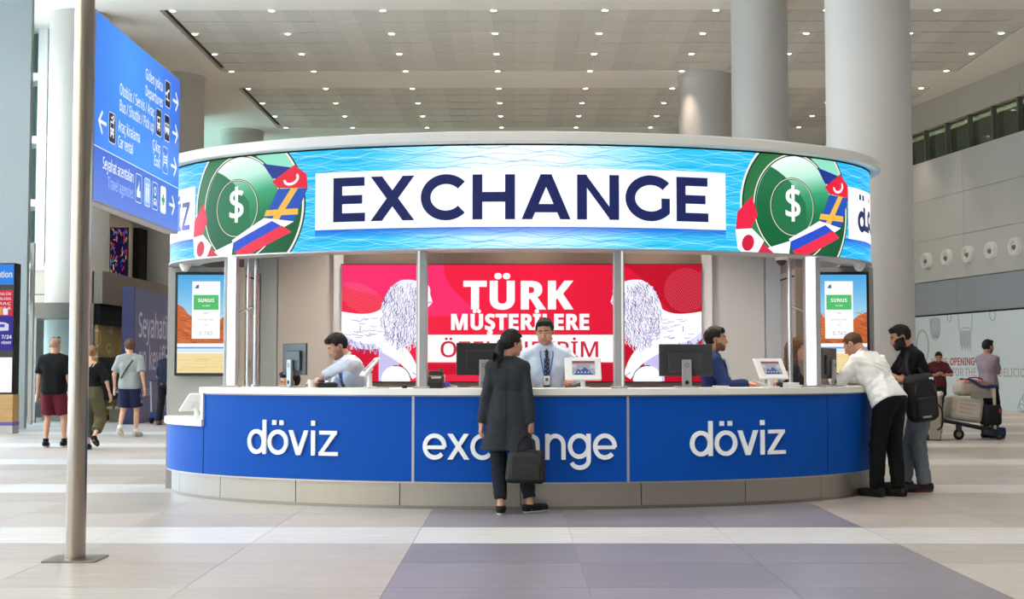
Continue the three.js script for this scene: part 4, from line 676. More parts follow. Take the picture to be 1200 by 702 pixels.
{
  const t = thing('banknote_counter', 'small dark banknote counting machine on the counter beside the left front post', 'machine', [-0.77, 1.108, -12.15], 0.1);
  part(t, 'body', [rbox(0.15, 0.12, 0.14, 0.015, 0, 0.06, 0)], mat('#3c3a36', 0.5)); part(t, 'hopper', [rbox(0.14, 0.05, 0.06, 0.01, 0, 0.14, -0.03)], mat('#4b4842', 0.5)); part(t, 'handle', rbox(0.04, 0.04, 0.03, 0.006, 0.05, 0.17, 0), mat('#55524b', 0.5));
  part(t, 'display', rbox(0.09, 0.02, 0.004, 0.001, 0, 0.1, 0.071), mat('#e6d8d8', 0.3)); part(t, 'tray', [rbox(0.11, 0.035, 0.05, 0.006, 0, 0.02, 0.08)], M.black); part(t, 'side_guide', [rbox(0.006, 0.08, 0.1, 0.002, 0.082, 0.09, 0)], M.white);
  const n = thing('purple_note_pad', 'small purple and white stack of slips beside the banknote machine', 'paper', [-0.64, 1.108, -12.12], 0.3);
  part(n, 'slip', rbox(0.1, 0.012, 0.07, 0.002, 0.02, 0.006, 0), M.white); part(n, 'pad', rbox(0.06, 0.05, 0.03, 0.004, -0.02, 0.032, -0.02), mat('#5c45b0', 0.5)); part(n, 'clip', rod([0.0, 0.03, 0], [0.07, 0.015, 0.03], 0.004), mat('#d8d8ea', 0.3));
  const single_ = (n2, l, c2, x, z, w, h, d, m, a = 0) => single(n2, l, c2, rbox(w, h, d, Math.min(0.004, h / 3), 0, h / 2, 0), m, [x, 1.108, z], a);
  single_('paper_sheet', 'white sheet of paper lying on the counter in front of the stone lion', 'paper', -1.2, -12.1, 0.14, 0.004, 0.1, M.white, 0.3);
  single_('card_reader', 'small black card reader at the foot of the left front post', 'card reader', -1.06, -12.06, 0.04, 0.025, 0.07, M.black, 0.3);
  single_('paper_pile', 'low pile of papers beside the monitor of the suited man', 'paper', 1.97, -12.42, 0.14, 0.018, 0.1, mat('#d9d2c4', 0.6), 0.2);
  single_('brochure', 'brown and white brochure lying beside the edge-on tablet', 'brochure', -1.3, -12.02, 0.2, 0.006, 0.12, mat('#a8927c', 0.5), 0.15);
  const tr = thing('white_tray', 'white shallow desk tray beside the right lit post', 'tray', [2.72, 1.108, -12.78], 0.5); part(tr, 'tray_base', rbox(0.22, 0.02, 0.2, 0.006, 0, 0.01, 0), M.whiteGloss); part(tr, 'tray_lid', rbox(0.17, 0.025, 0.12, 0.006, 0, 0.032, -0.02), M.whiteGloss);
  const mo = thing('desk_stamp', 'black and white hand stamp beside the right tablet stand', 'stamp', [2.58, 1.108, -12.62], 0.2); part(mo, 'stamp_block', rbox(0.05, 0.05, 0.06, 0.008, 0, 0.025, 0), M.black); part(mo, 'stamp_grip', rbox(0.03, 0.05, 0.04, 0.012, 0, 0.07, 0), mat('#4f7fb8', 0.5));
  const cup = thing('paper_cup', 'small white paper cup under the hand of the leaning left clerk', 'cup', [-2.0, 1.108, -12.42]); part(cup, 'cup_wall', new THREE.LatheGeometry([[0.022, 0], [0.03, 0.07], [0.027, 0.07], [0.02, 0.004]].map((p) => new THREE.Vector2(...p)), 24), M.white); part(cup, 'cup_rim', new THREE.TorusGeometry(0.029, 0.0025, 8, 24).rotateX(Math.PI / 2).translate(0, 0.07, 0), M.white);
  const ph = thing('desk_telephone', 'black desk telephone on the counter below the reaching arm', 'telephone', [-1.86, 1.108, -12.5], 0.3); part(ph, 'phone_base', rbox(0.2, 0.045, 0.16, 0.015, 0, 0.022, 0), M.black); part(ph, 'handset', [rbox(0.05, 0.03, 0.19, 0.014, -0.05, 0.062, 0)], M.black); part(ph, 'key_pad', rbox(0.08, 0.006, 0.09, 0.002, 0.045, 0.047, 0.01), M.darkGrey);
}
// ---------------------------------------------------------------- right background: bin and luggage trolley
{
  const b = thing('litter_bin', 'beige double litter bin with rounded lid and black base shadow', 'bin', [7.3, 0, -23.0], -0.35);
  const bm = mat('#a59a8c', 0.55);
  part(b, 'bin_body', [rbox(0.56, 0.66, 0.42, 0.03, 0, 0.43, 0)], bm); part(b, 'bin_lid', [rbox(0.62, 0.1, 0.48, 0.045, 0, 0.81, 0, 4)], mat('#b9a892', 0.4)); part(b, 'corner_column', rbox(0.2, 0.78, 0.2, 0.02, 0.17, 0.4, 0.14), mat('#8f8376', 0.5)); part(b, 'opening', rbox(0.26, 0.09, 0.02, 0.01, -0.1, 0.16, 0.213), M.blackMatt); part(b, 'foot', bounds(-0.26, 0.26, 0, 0.1, -0.18, 0.18), M.black);  // black slot and foot stand in for the shadow at the base
  const c = thing('luggage_trolley', 'airport luggage trolley with blue handle and pale upright frame', 'luggage trolley', [8.25, 0, -23.15], 0.12);
  const fr = mat('#c9bda8', 0.45), blue = mat('#1d2a55', 0.4), dk = mat('#23252d', 0.5);
  const wheel = (x, z, r) => { const w = part(c, 'wheel', [new THREE.TorusGeometry(r * 0.72, r * 0.28, 10, 24)], M.rubber); w.position.set(x, r, z); part(w, 'hub', cyl(r * 0.5, r * 0.5, 0.03, 0, 0, 0, 18).rotateX(Math.PI / 2), mat('#77735f', 0.5)); };
  wheel(-0.42, 0.2, 0.1); wheel(-0.2, -0.25, 0.09); wheel(0.33, 0.22, 0.085);
  part(c, 'deck_frame', [tube([[-0.72, 0.36, 0.22], [-0.3, 0.28, 0.24], [0.3, 0.16, 0.24]], 0.025), tube([[-0.72, 0.36, -0.22], [-0.3, 0.28, -0.24], [0.3, 0.16, -0.24]], 0.025), rod([-0.72, 0.36, -0.22], [-0.72, 0.36, 0.22], 0.025), rod([0.3, 0.16, -0.24], [0.3, 0.16, 0.24], 0.025), rod([-0.2, 0.26, -0.24], [-0.2, 0.26, 0.24], 0.02), bounds(-0.46, -0.38, 0.14, 0.3, 0.17, 0.23), bounds(-0.24, -0.16, 0.14, 0.28, -0.27, -0.21)], dk);
  for (const z of [-0.24, 0.24]) part(c, 'upright', rbox(0.05, 0.82, 0.03, 0.008, 0.24, 0.57, z), fr);
  part(c, 'cross_panel', [rbox(0.03, 0.18, 0.46, 0.008, 0.22, 0.84, 0)], mat('#b3a793', 0.5)); part(c, 'basket', [rbox(0.42, 0.03, 0.4, 0.01, 0.02, 0.86, 0), rbox(0.42, 0.12, 0.015, 0.005, 0.02, 0.8, 0.2)], mat('#8f8b84', 0.5));
  part(c, 'handle', [tube([[0.28, 0.95, -0.26], [0.05, 0.96, -0.26], [-0.12, 1.06, -0.2], [-0.22, 1.06, -0.1], [-0.22, 1.0, 0.0]], 0.03), tube([[0.28, 0.95, 0.26], [0.0, 0.95, 0.26], [-0.14, 1.05, 0.2], [-0.23, 1.06, 0.1], [-0.23, 1.02, 0.0]], 0.03), rod([0.28, 0.95, -0.27], [0.28, 0.95, 0.27], 0.025)], blue); part(c, 'bumper', rbox(0.2, 0.16, 0.5, 0.04, 0.36, 0.14, 0), blue);
  const canvas = mat('#c8bfb2', 0.8, { map: noiseTexture(128, 128, [[8, 8, 0.5], [64, 64, 0.4]], 0.8, 1) });
  const w = thing('woven_bag', 'large pale woven bag lying on the luggage trolley deck', 'bag', [7.98, 0.31, -23.1], 0.12); w.rotation.z = -0.14;
  part(w, 'bag_body', rbox(0.6, 0.44, 0.4, 0.07, 0, 0.24, 0, 4), canvas); part(w, 'printed_panel', new THREE.PlaneGeometry(0.44, 0.26).translate(0, 0.24, 0.2015), new THREE.MeshStandardMaterial({ roughness: 0.8, map: canvasTexture(256, 160, (q, W_, H) => { q.fillStyle = '#c8bfb2'; q.fillRect(0, 0, W_, H); q.fillStyle = '#b58f88'; for (let i = 0; i < 3; i++) { q.fillRect(30, 24 + i * 44, 180 - i * 20, 9); q.fillRect(50, 40 + i * 44, 140, 5); } }) })); part(w, 'bag_strap', tube([[-0.18, 0.45, 0.06], [-0.14, 0.5, 0.05], [0.14, 0.5, 0.05], [0.18, 0.45, 0.06]], 0.014), canvas);
  const pl = new THREE.MeshStandardMaterial({ roughness: 0.8, map: canvasTexture(256, 256, (q, W_, H) => { q.fillStyle = '#c9bcb0'; q.fillRect(0, 0, W_, H); for (let i = 0; i < 8; i++) { q.fillStyle = 'rgba(190,40,50,.55)'; q.fillRect(i * 32, 0, 15, H); q.fillRect(0, i * 32, W_, 15); } }) });
  const q = thing('checked_bag', 'red and white checked cloth bag on top of the pale woven bag', 'bag', [8.16, 0.78, -23.12], 0.12); part(q, 'bag_body', rbox(0.58, 0.26, 0.36, 0.1, 0, 0.13, 0, 4), mat('#a59a8e', 0.8)); part(q, 'checked_flap', rbox(0.44, 0.07, 0.34, 0.03, 0.02, 0.25, 0, 3), pl); part(q, 'bag_strap', tube([[-0.2, 0.24, 0.14], [-0.1, 0.32, 0.16], [0.1, 0.32, 0.16], [0.2, 0.24, 0.14]], 0.012), mat('#8a2430', 0.7));
  const k = thing('black_holdall', 'black holdall standing on the trolley beside the woven bag', 'bag', [8.47, 0.26, -23.02], 0.12); part(k, 'bag_body', rbox(0.3, 0.36, 0.34, 0.06, 0, 0.18, 0, 3), M.blackMatt); part(k, 'zip_line', tube([[-0.13, 0.34, 0.08], [0, 0.362, 0.08], [0.13, 0.34, 0.08]], 0.006), M.darkGrey); part(k, 'bag_strap', tube([[-0.08, 0.35, 0], [-0.05, 0.42, 0], [0.05, 0.42, 0], [0.08, 0.35, 0]], 0.012), M.black); part(k, 'red_tag', rbox(0.06, 0.08, 0.01, 0.003, 0.1, 0.26, 0.172), mat('#a02030', 0.6));
}
// ---------------------------------------------------------------- people: distance fields meshed with surface nets
const { sqrt, min, max, abs, sin, cos } = Math;
const v3 = { add: (a, b) => [a[0] + b[0], a[1] + b[1], a[2] + b[2]], sub: (a, b) => [a[0] - b[0], a[1] - b[1], a[2] - b[2]], mul: (a, k) => [a[0] * k, a[1] * k, a[2] * k], dot: (a, b) => a[0] * b[0] + a[1] * b[1] + a[2] * b[2], len: (a) => Math.hypot(...a), nrm: (a) => { const l = Math.hypot(...a) || 1; return [a[0] / l, a[1] / l, a[2] / l]; }, mix: (a, b, t) => [a[0] + (b[0] - a[0]) * t, a[1] + (b[1] - a[1]) * t, a[2] + (b[2] - a[2]) * t], cross: (a, b) => [a[1] * b[2] - a[2] * b[1], a[2] * b[0] - a[0] * b[2], a[0] * b[1] - a[1] * b[0]] };
const smin = (a, b, k) => { const h = max(k - abs(a - b), 0) / k; return min(a, b) - h * h * k * 0.25; };
const smax = (a, b, k) => -smin(-a, -b, k);
function nets(f, lo, hi, h) {
  const nx = Math.ceil((hi[0] - lo[0]) / h) + 1, ny = Math.ceil((hi[1] - lo[1]) / h) + 1, nz = Math.ceil((hi[2] - lo[2]) / h) + 1, N = nx * ny * nz, F = new Float32Array(N), B = 4;
  const reach = h * B * 0.9 * 1.35 + 0.012;
  for (let bz = 0; bz < nz; bz += B) for (let by = 0; by < ny; by += B) for (let bx = 0; bx < nx; bx += B) {
    const ex = min(bx + B, nx), ey = min(by + B, ny), ez = min(bz + B, nz);
    const d = f(lo[0] + (bx + B / 2 - 0.5) * h, lo[1] + (by + B / 2 - 0.5) * h, lo[2] + (bz + B / 2 - 0.5) * h), far = abs(d) > reach;
    for (let z = bz; z < ez; z++) for (let y = by; y < ey; y++) for (let x = bx; x < ex; x++) F[(z * ny + y) * nx + x] = far ? d : f(lo[0] + x * h, lo[1] + y * h, lo[2] + z * h);
  }
  const id = new Int32Array(N).fill(-1), pos = [], idx = [], sx = 1, sy = nx, sz = nx * ny;
  const off = [0, sx, sy, sx + sy, sz, sx + sz, sy + sz, sx + sy + sz];
  const edges = [[0, 1], [2, 3], [4, 5], [6, 7], [0, 2], [1, 3], [4, 6], [5, 7], [0, 4], [1, 5], [2, 6], [3, 7]];
  for (let z = 0; z < nz - 1; z++) for (let y = 0; y < ny - 1; y++) for (let x = 0; x < nx - 1; x++) {
    const i = (z * ny + y) * nx + x; let m = 0;
    for (let c = 0; c < 8; c++) if (F[i + off[c]] < 0) m |= 1 << c;
    if (m === 0 || m === 255) continue;
    let px = 0, py = 0, pz = 0, n = 0;
    for (const [a, b] of edges) { if (((m >> a) & 1) === ((m >> b) & 1)) continue; const fa = F[i + off[a]], fb = F[i + off[b]], t = fa / (fa - fb); px += (a & 1) + ((b & 1) - (a & 1)) * t; py += ((a >> 1) & 1) + (((b >> 1) & 1) - ((a >> 1) & 1)) * t; pz += (a >> 2) + ((b >> 2) - (a >> 2)) * t; n++; }
    id[i] = pos.length / 3; pos.push(lo[0] + (x + px / n) * h, lo[1] + (y + py / n) * h, lo[2] + (z + pz / n) * h);
  }
  const quad = (a, b, c, d, fl) => { if (a < 0 || b < 0 || c < 0 || d < 0) return; fl ? idx.push(a, b, c, a, c, d) : idx.push(a, c, b, a, d, c); };
  for (let z = 1; z < nz - 1; z++) for (let y = 1; y < ny - 1; y++) for (let x = 1; x < nx - 1; x++) {
    const i = (z * ny + y) * nx + x, s = F[i] < 0;
    if (s !== F[i + sx] < 0) quad(id[i], id[i - sy], id[i - sy - sz], id[i - sz], !s);
    if (s !== F[i + sy] < 0) quad(id[i], id[i - sz], id[i - sx - sz], id[i - sx], !s);
    if (s !== F[i + sz] < 0) quad(id[i], id[i - sx], id[i - sx - sy], id[i - sy], !s);
  }
  const g = new THREE.BufferGeometry(); g.setAttribute('position', new THREE.Float32BufferAttribute(pos, 3)); g.setIndex(idx); g.computeVertexNormals(); return g;
}
// bones: tapered capsules [a, b, ra, rb, k, flatEnd]; evaluated together with a smooth minimum
function field(bones, grow = 0) {
  const n = bones.length, q = new Float64Array(n * 12);
  bones.forEach(([a, b, ra, rb, k = 0.035, flat = 0], i) => { const d = v3.sub(b, a), l2 = v3.dot(d, d) || 1e-9, o = i * 12; q.set([a[0], a[1], a[2], d[0], d[1], d[2], 1 / l2, ra + grow, rb - ra, k, flat, sqrt(l2)], o); });
  return (x, y, z) => {
    let r = 1e3;
    for (let o = 0; o < n * 12; o += 12) {
      const px = x - q[o], py = y - q[o + 1], pz = z - q[o + 2], t0 = (px * q[o + 3] + py * q[o + 4] + pz * q[o + 5]) * q[o + 6], t = t0 < 0 ? 0 : t0 > 1 ? 1 : t0;
      const ex = px - q[o + 3] * t, ey = py - q[o + 4] * t, ez = pz - q[o + 5] * t;
      let d = sqrt(ex * ex + ey * ey + ez * ez) - q[o + 7] - q[o + 8] * t;
      if (q[o + 10]) d = max(d, (t0 - 1) * q[o + 11]);
      r = r > 999 ? d : smin(r, d, q[o + 9]);
    }
    return r;
  };
}
const boneBox = (bones, m) => { const lo = [1e9, 1e9, 1e9], hi = [-1e9, -1e9, -1e9]; for (const [a, b, ra, rb] of bones) for (const [p, r] of [[a, ra], [b, rb]]) for (let i = 0; i < 3; i++) { lo[i] = min(lo[i], p[i] - r - m); hi[i] = max(hi[i], p[i] + r + m); } return [lo, hi]; };
const ell = (x, y, z, cx, cy, cz, rx, ry, rz) => { const a = (x - cx) / rx, b = (y - cy) / ry, c = (z - cz) / rz, k0 = sqrt(a * a + b * b + c * c), k1 = sqrt((a / rx) ** 2 + (b / ry) ** 2 + (c / rz) ** 2); return k1 < 1e-9 ? -min(rx, ry, rz) : k0 * (k0 - 1) / k1; };
const cap = (x, y, z, a, b, ra, rb) => { const d = v3.sub(b, a), p = [x - a[0], y - a[1], z - a[2]], t = min(1, max(0, v3.dot(p, d) / v3.dot(d, d))); return Math.hypot(p[0] - d[0] * t, p[1] - d[1] * t, p[2] - d[2] * t) - ra - (rb - ra) * t; };
const wob = (x, y, z) => sin(x * 41 + 3 * sin(y * 17 + z * 9)) * sin(y * 29 + 2 * sin(z * 23)) + 0.5 * sin(x * 67 - y * 53) * sin(z * 71 + y * 31);
function colourVerts(g, fn) { const p = g.attributes.position, c = new Float32Array(p.count * 3), t = new THREE.Color(); for (let i = 0; i < p.count; i++) { const v = fn(p.getX(i), p.getY(i), p.getZ(i)); t.copy(v); c[3 * i] = t.r; c[3 * i + 1] = t.g; c[3 * i + 2] = t.b; } g.setAttribute('color', new THREE.BufferAttribute(c, 3)); return g; }

// head: origin between the ears, face towards +z, crown at y = .12, chin at y = -.12
const skull = (x, y, z) => ell(x, y, z, 0, 0.028, -0.012, 0.075, 0.09, 0.097);
function headField(o) {
  const fem = o.fem ? 1 : 0;
  return (x0, y, z) => {
    const x = abs(x0);
    let d = skull(x, y, z);
    d = smin(d, ell(x, y, z, 0, -0.035, 0.026, 0.06 - 0.004 * fem, 0.08, 0.064), 0.035);
    d = smin(d, ell(x, y, z, 0.03, -0.07, 0.022, 0.03, 0.034, 0.05), 0.03);
    d = smin(d, ell(x, y, z, 0, -0.1, 0.066, 0.024, 0.02, 0.02), 0.03);
    d = smin(d, ell(x, y, z, 0.042, -0.02, 0.058, 0.022, 0.018, 0.02), 0.025);
    d = smin(d, cap(x, y, z, [0, 0.026, 0.083], [0.045, 0.024, 0.068], 0.01, 0.008), 0.018);
    d = smax(d, -ell(x, y, z, 0.031, 0.006, 0.098, 0.018, 0.012, 0.018), 0.014);
    d = smin(d, Math.hypot(x - 0.031, y - 0.006, z - 0.073) - 0.0125, 0.004);
    d = smin(d, cap(x, y, z, [0, 0.018, 0.086], [0, -0.032, 0.107], 0.008, 0.0115), 0.014);
    d = smin(d, Math.hypot(x - 0.012, y + 0.036, z - 0.097) - 0.008, 0.01);
    d = smin(d, ell(x, y, z, 0, -0.062, 0.085, 0.024, 0.006, 0.012), 0.008);
    d = smin(d, ell(x, y, z, 0, -0.074, 0.083, 0.02, 0.007, 0.012), 0.007);
    d = smax(d, -ell(x, y, z, 0, -0.068, 0.1, 0.024, 0.0016, 0.012), 0.004);
    const ex = x - 0.077 - (z + 0.0) * -0.25; d = smin(d, max(ell(ex, y, z, 0.002, -0.004, -0.012, 0.009, 0.032, 0.02), -Math.hypot(ex - 0.011, y + 0.004, z + 0.006) + 0.011), 0.006);
    d = smin(d, cap(x, y, z, [0, -0.05, -0.03], [0, -0.19, -0.05], 0.052 - 0.008 * fem, 0.054 - 0.008 * fem), 0.03);
    return d;
  };
}
function headGeo(o) {
  const g = nets(headField(o), [-0.11, -0.2, -0.13], [0.11, 0.14, 0.13], o.cell), skin = S(o.skin), lip = skin.clone().lerp(S('#a84848'), 0.45), brow = S(o.hairColor || '#2a1c14'), white = S('#a39892'), iris = S('#3a2416'), stub = skin.clone().lerp(brow, o.stubble || 0);
  return colourVerts(g, (x, y, z) => {
    const a = abs(x);
    if (z > 0.06 && abs(y - 0.006) < 0.0045 && abs(a - 0.031) < 0.012) return abs(a - 0.031) < 0.0075 ? iris : white;
    if (z > 0.05 && a > 0.01 && a < 0.05 && abs(y - 0.029 + (a > 0.04 ? 0.004 : 0)) < 0.006) return brow;
    if (z > 0.07 && a < 0.024 && y < -0.056 && y > -0.082) return lip;
    if (o.stubble && z > -0.012 && y > -0.13) { const e = max(-0.058 + max(0, a - 0.052) * 2.2, a < 0.028 ? -0.048 : -1) - y; if (e > 0) return skin.clone().lerp(stub, min(1, e / 0.014)); }
    return skin;
  });
}
// hair and beard shells share the head frame
function hairGeo(o) {
  const s = o.hair, cell = max(o.cell, 0.0045);
  const line = (x, z) => { const t = min(1, max(0, (z + 0.075) / 0.16)); return z > 0.035 ? 0.075 - abs(x) * 0.25 : -0.07 + 0.115 * t + (z > -0.01 ? 0.012 : 0); };
  const thick = { short: 0.016, buzz: 0.006, quiff: 0.022, tied: 0.022, long: 0.02, messy: 0.024, bun: 0.014 }[s] ?? 0.014;
  const f = (x, y, z) => {
    const n = (s === 'buzz' ? 0.001 : 0.0028) * (sin(x * 190 + z * 60) * sin(y * 110 + z * 170) + sin(z * 260 + x * 90)) + (s === 'messy' ? 0.005 * wob(x * 2, y * 2, z * 2) : 0);
    let d = ell(x, y, z, 0, 0.03, -0.013, 0.076 + thick * 0.7, 0.09 + thick, 0.098 + thick * 0.8);
    if (s === 'quiff' || s === 'short') d = smin(d, cap(x, y, z, [-0.04, 0.1, 0.062], [0.045, 0.104, 0.06], 0.016, 0.02), 0.02);
    d = max(d + n, -ell(x, y, z, 0, 0.028, -0.012, 0.073, 0.088, 0.095));
    d = smax(d, (line(x, z) - y) * 0.75, 0.008);
    if (s !== 'long' && s !== 'tied') d = max(d, -(Math.hypot(abs(x) - 0.08, y + 0.005, z + 0.008) - 0.03));
    if (s === 'tied') { d = smin(d, cap(x, y, z, [0, 0.02, -0.105], [0, -0.01, -0.128], 0.028, 0.03), 0.015); d = smin(d, cap(x, y, z, [0, -0.005, -0.13], [0.004, -0.15, -0.15], 0.034, 0.046) + n, 0.02); d = smin(d, cap(x, y, z, [0.004, -0.14, -0.15], [0.014, -0.4, -0.125], 0.046, 0.014) + n * 1.8, 0.02); }
    if (s === 'long') for (const q of [-1, 1]) { d = smin(d, cap(x, y, z, [0.066 * q, 0.03, -0.03], [0.083 * q, -0.15, -0.02], 0.03, 0.03) + n * 1.5, 0.02); d = smin(d, cap(x, y, z, [0.083 * q, -0.14, -0.02], [0.085 * q, -0.32, 0.04], 0.032, 0.018) + n * 1.5, 0.02); d = smin(d, cap(x, y, z, [0.04 * q, -0.0, -0.08], [0.05 * q, -0.28, -0.1], 0.05, 0.035) + n * 1.5, 0.03); }
    if (s === 'bun') d = smin(d, ell(x, y, z, 0, 0.03, -0.115, 0.045, 0.045, 0.036) + n, 0.012);
    return d;
  };
  const low = s === 'long' ? -0.36 : s === 'tied' ? -0.44 : -0.1;
  return nets(f, [-0.15, low, -0.19], [0.15, 0.17, 0.13], cell);
}
function beardGeo(o) {
  const base = headField(o), th = o.beard;
  return nets((x, y, z) => { const a = abs(x); let d = base(x, y, z) - th - 0.0015 * sin(x * 240 + y * 130) * sin(z * 200); const lim = a < 0.026 ? -0.05 : -0.056 + max(0, a - 0.036) * 1.9; d = smax(d, y - lim, 0.006); d = max(d, -(z + 0.02 - (y < -0.1 ? 0.03 : 0))); d = max(d, -(y + 0.145)); d = max(d, -ell(x, y, z, 0, -0.069, 0.09, 0.024, 0.0115, 0.05)); return d; }, [-0.1, -0.16, -0.04], [0.1, 0.0, 0.13], max(o.cell, 0.0045));
}
// hand: wrist at the origin, fingers along +y, palm facing +z, thumb on +x
const handCache = {};
function handGeo(curl, cell) {
  const key = curl + '/' + cell; if (handCache[key]) return handCache[key];
  const b = [], fx = [0.028, 0.0095, -0.009, -0.026], fl = [0.068, 0.077, 0.071, 0.056];
  b.push([[0, -0.02, 0], [0, 0.015, 0], 0.024, 0.026, 0.02]);
  fx.forEach((x, i) => {
    b.push([[x * 0.55, 0.012, 0], [x, 0.086 - abs(i - 1.2) * 0.004, 0.001], 0.0165, 0.0125, 0.014]);
    let p = [x, 0.088 - abs(i - 1.2) * 0.004, 0.001], a = curl * (0.55 + 0.12 * i); const spread = (x - 0) * 1.2;
    [0.46, 0.31, 0.23].forEach((q, j) => { const L = fl[i] * q, e = [p[0] + spread * L * cos(a), p[1] + L * cos(a), p[2] + L * sin(a)]; b.push([p, e, 0.0095 - j * 0.001, 0.0088 - j * 0.0012, 0.005]); p = e; a += curl * (0.75 + 0.1 * i); });
  });
  b.push([[0.02, 0.022, 0.006], [0.043, 0.055, 0.016], 0.0165, 0.0115, 0.014], [[0.043, 0.055, 0.016], [0.049 - curl * 0.012, 0.085, 0.024 + curl * 0.012], 0.0112, 0.0095, 0.006], [[0.049 - curl * 0.012, 0.085, 0.024 + curl * 0.012], [0.05 - curl * 0.024, 0.108, 0.028 + curl * 0.02], 0.0095, 0.0075, 0.004]);
  const [lo, hi] = boneBox(b, 0.012); return handCache[key] = nets(field(b), lo, hi, cell);
}
const basis = (y, z) => { const Y = v3.nrm(y); let X = v3.nrm(v3.cross(Y, z)); const Zv = v3.cross(X, Y); return new THREE.Matrix4().makeBasis(V(X), V(Y), V(Zv)); };
function ik(a, t, l1, l2, pole) {
  let d = v3.sub(t, a), L = v3.len(d); const Lm = (l1 + l2) * 0.999; if (L > Lm) { t = v3.add(a, v3.mul(d, Lm / L)); d = v3.sub(t, a); L = Lm; }
  const u = v3.nrm(d), c = (l1 * l1 - l2 * l2 + L * L) / (2 * L), h = sqrt(max(0, l1 * l1 - c * c)); let p = v3.sub(pole, v3.mul(u, v3.dot(pole, u))); p = v3.nrm(p);
  return [v3.add(v3.add(a, v3.mul(u, c)), v3.mul(p, h)), t];
}
function rot(ax, ay, az) { const m = new THREE.Matrix4().makeRotationFromEuler(new THREE.Euler(ax, ay, az, 'YXZ')); return (p) => new THREE.Vector3(...p).applyMatrix4(m).toArray(); }
const cloth = (hex, rough = 0.85, o = {}) => new THREE.MeshPhysicalMaterial({ color: S(hex), roughness: rough, sheen: 0.12, sheenRoughness: 0.6, sheenColor: S(hex).lerp(S('#ffffff'), 0.12), specularIntensity: 0.5, ...o });
const skinM = new THREE.MeshPhysicalMaterial({ vertexColors: true, roughness: 0.5, sheen: 0.1, sheenColor: S('#ffb090') });
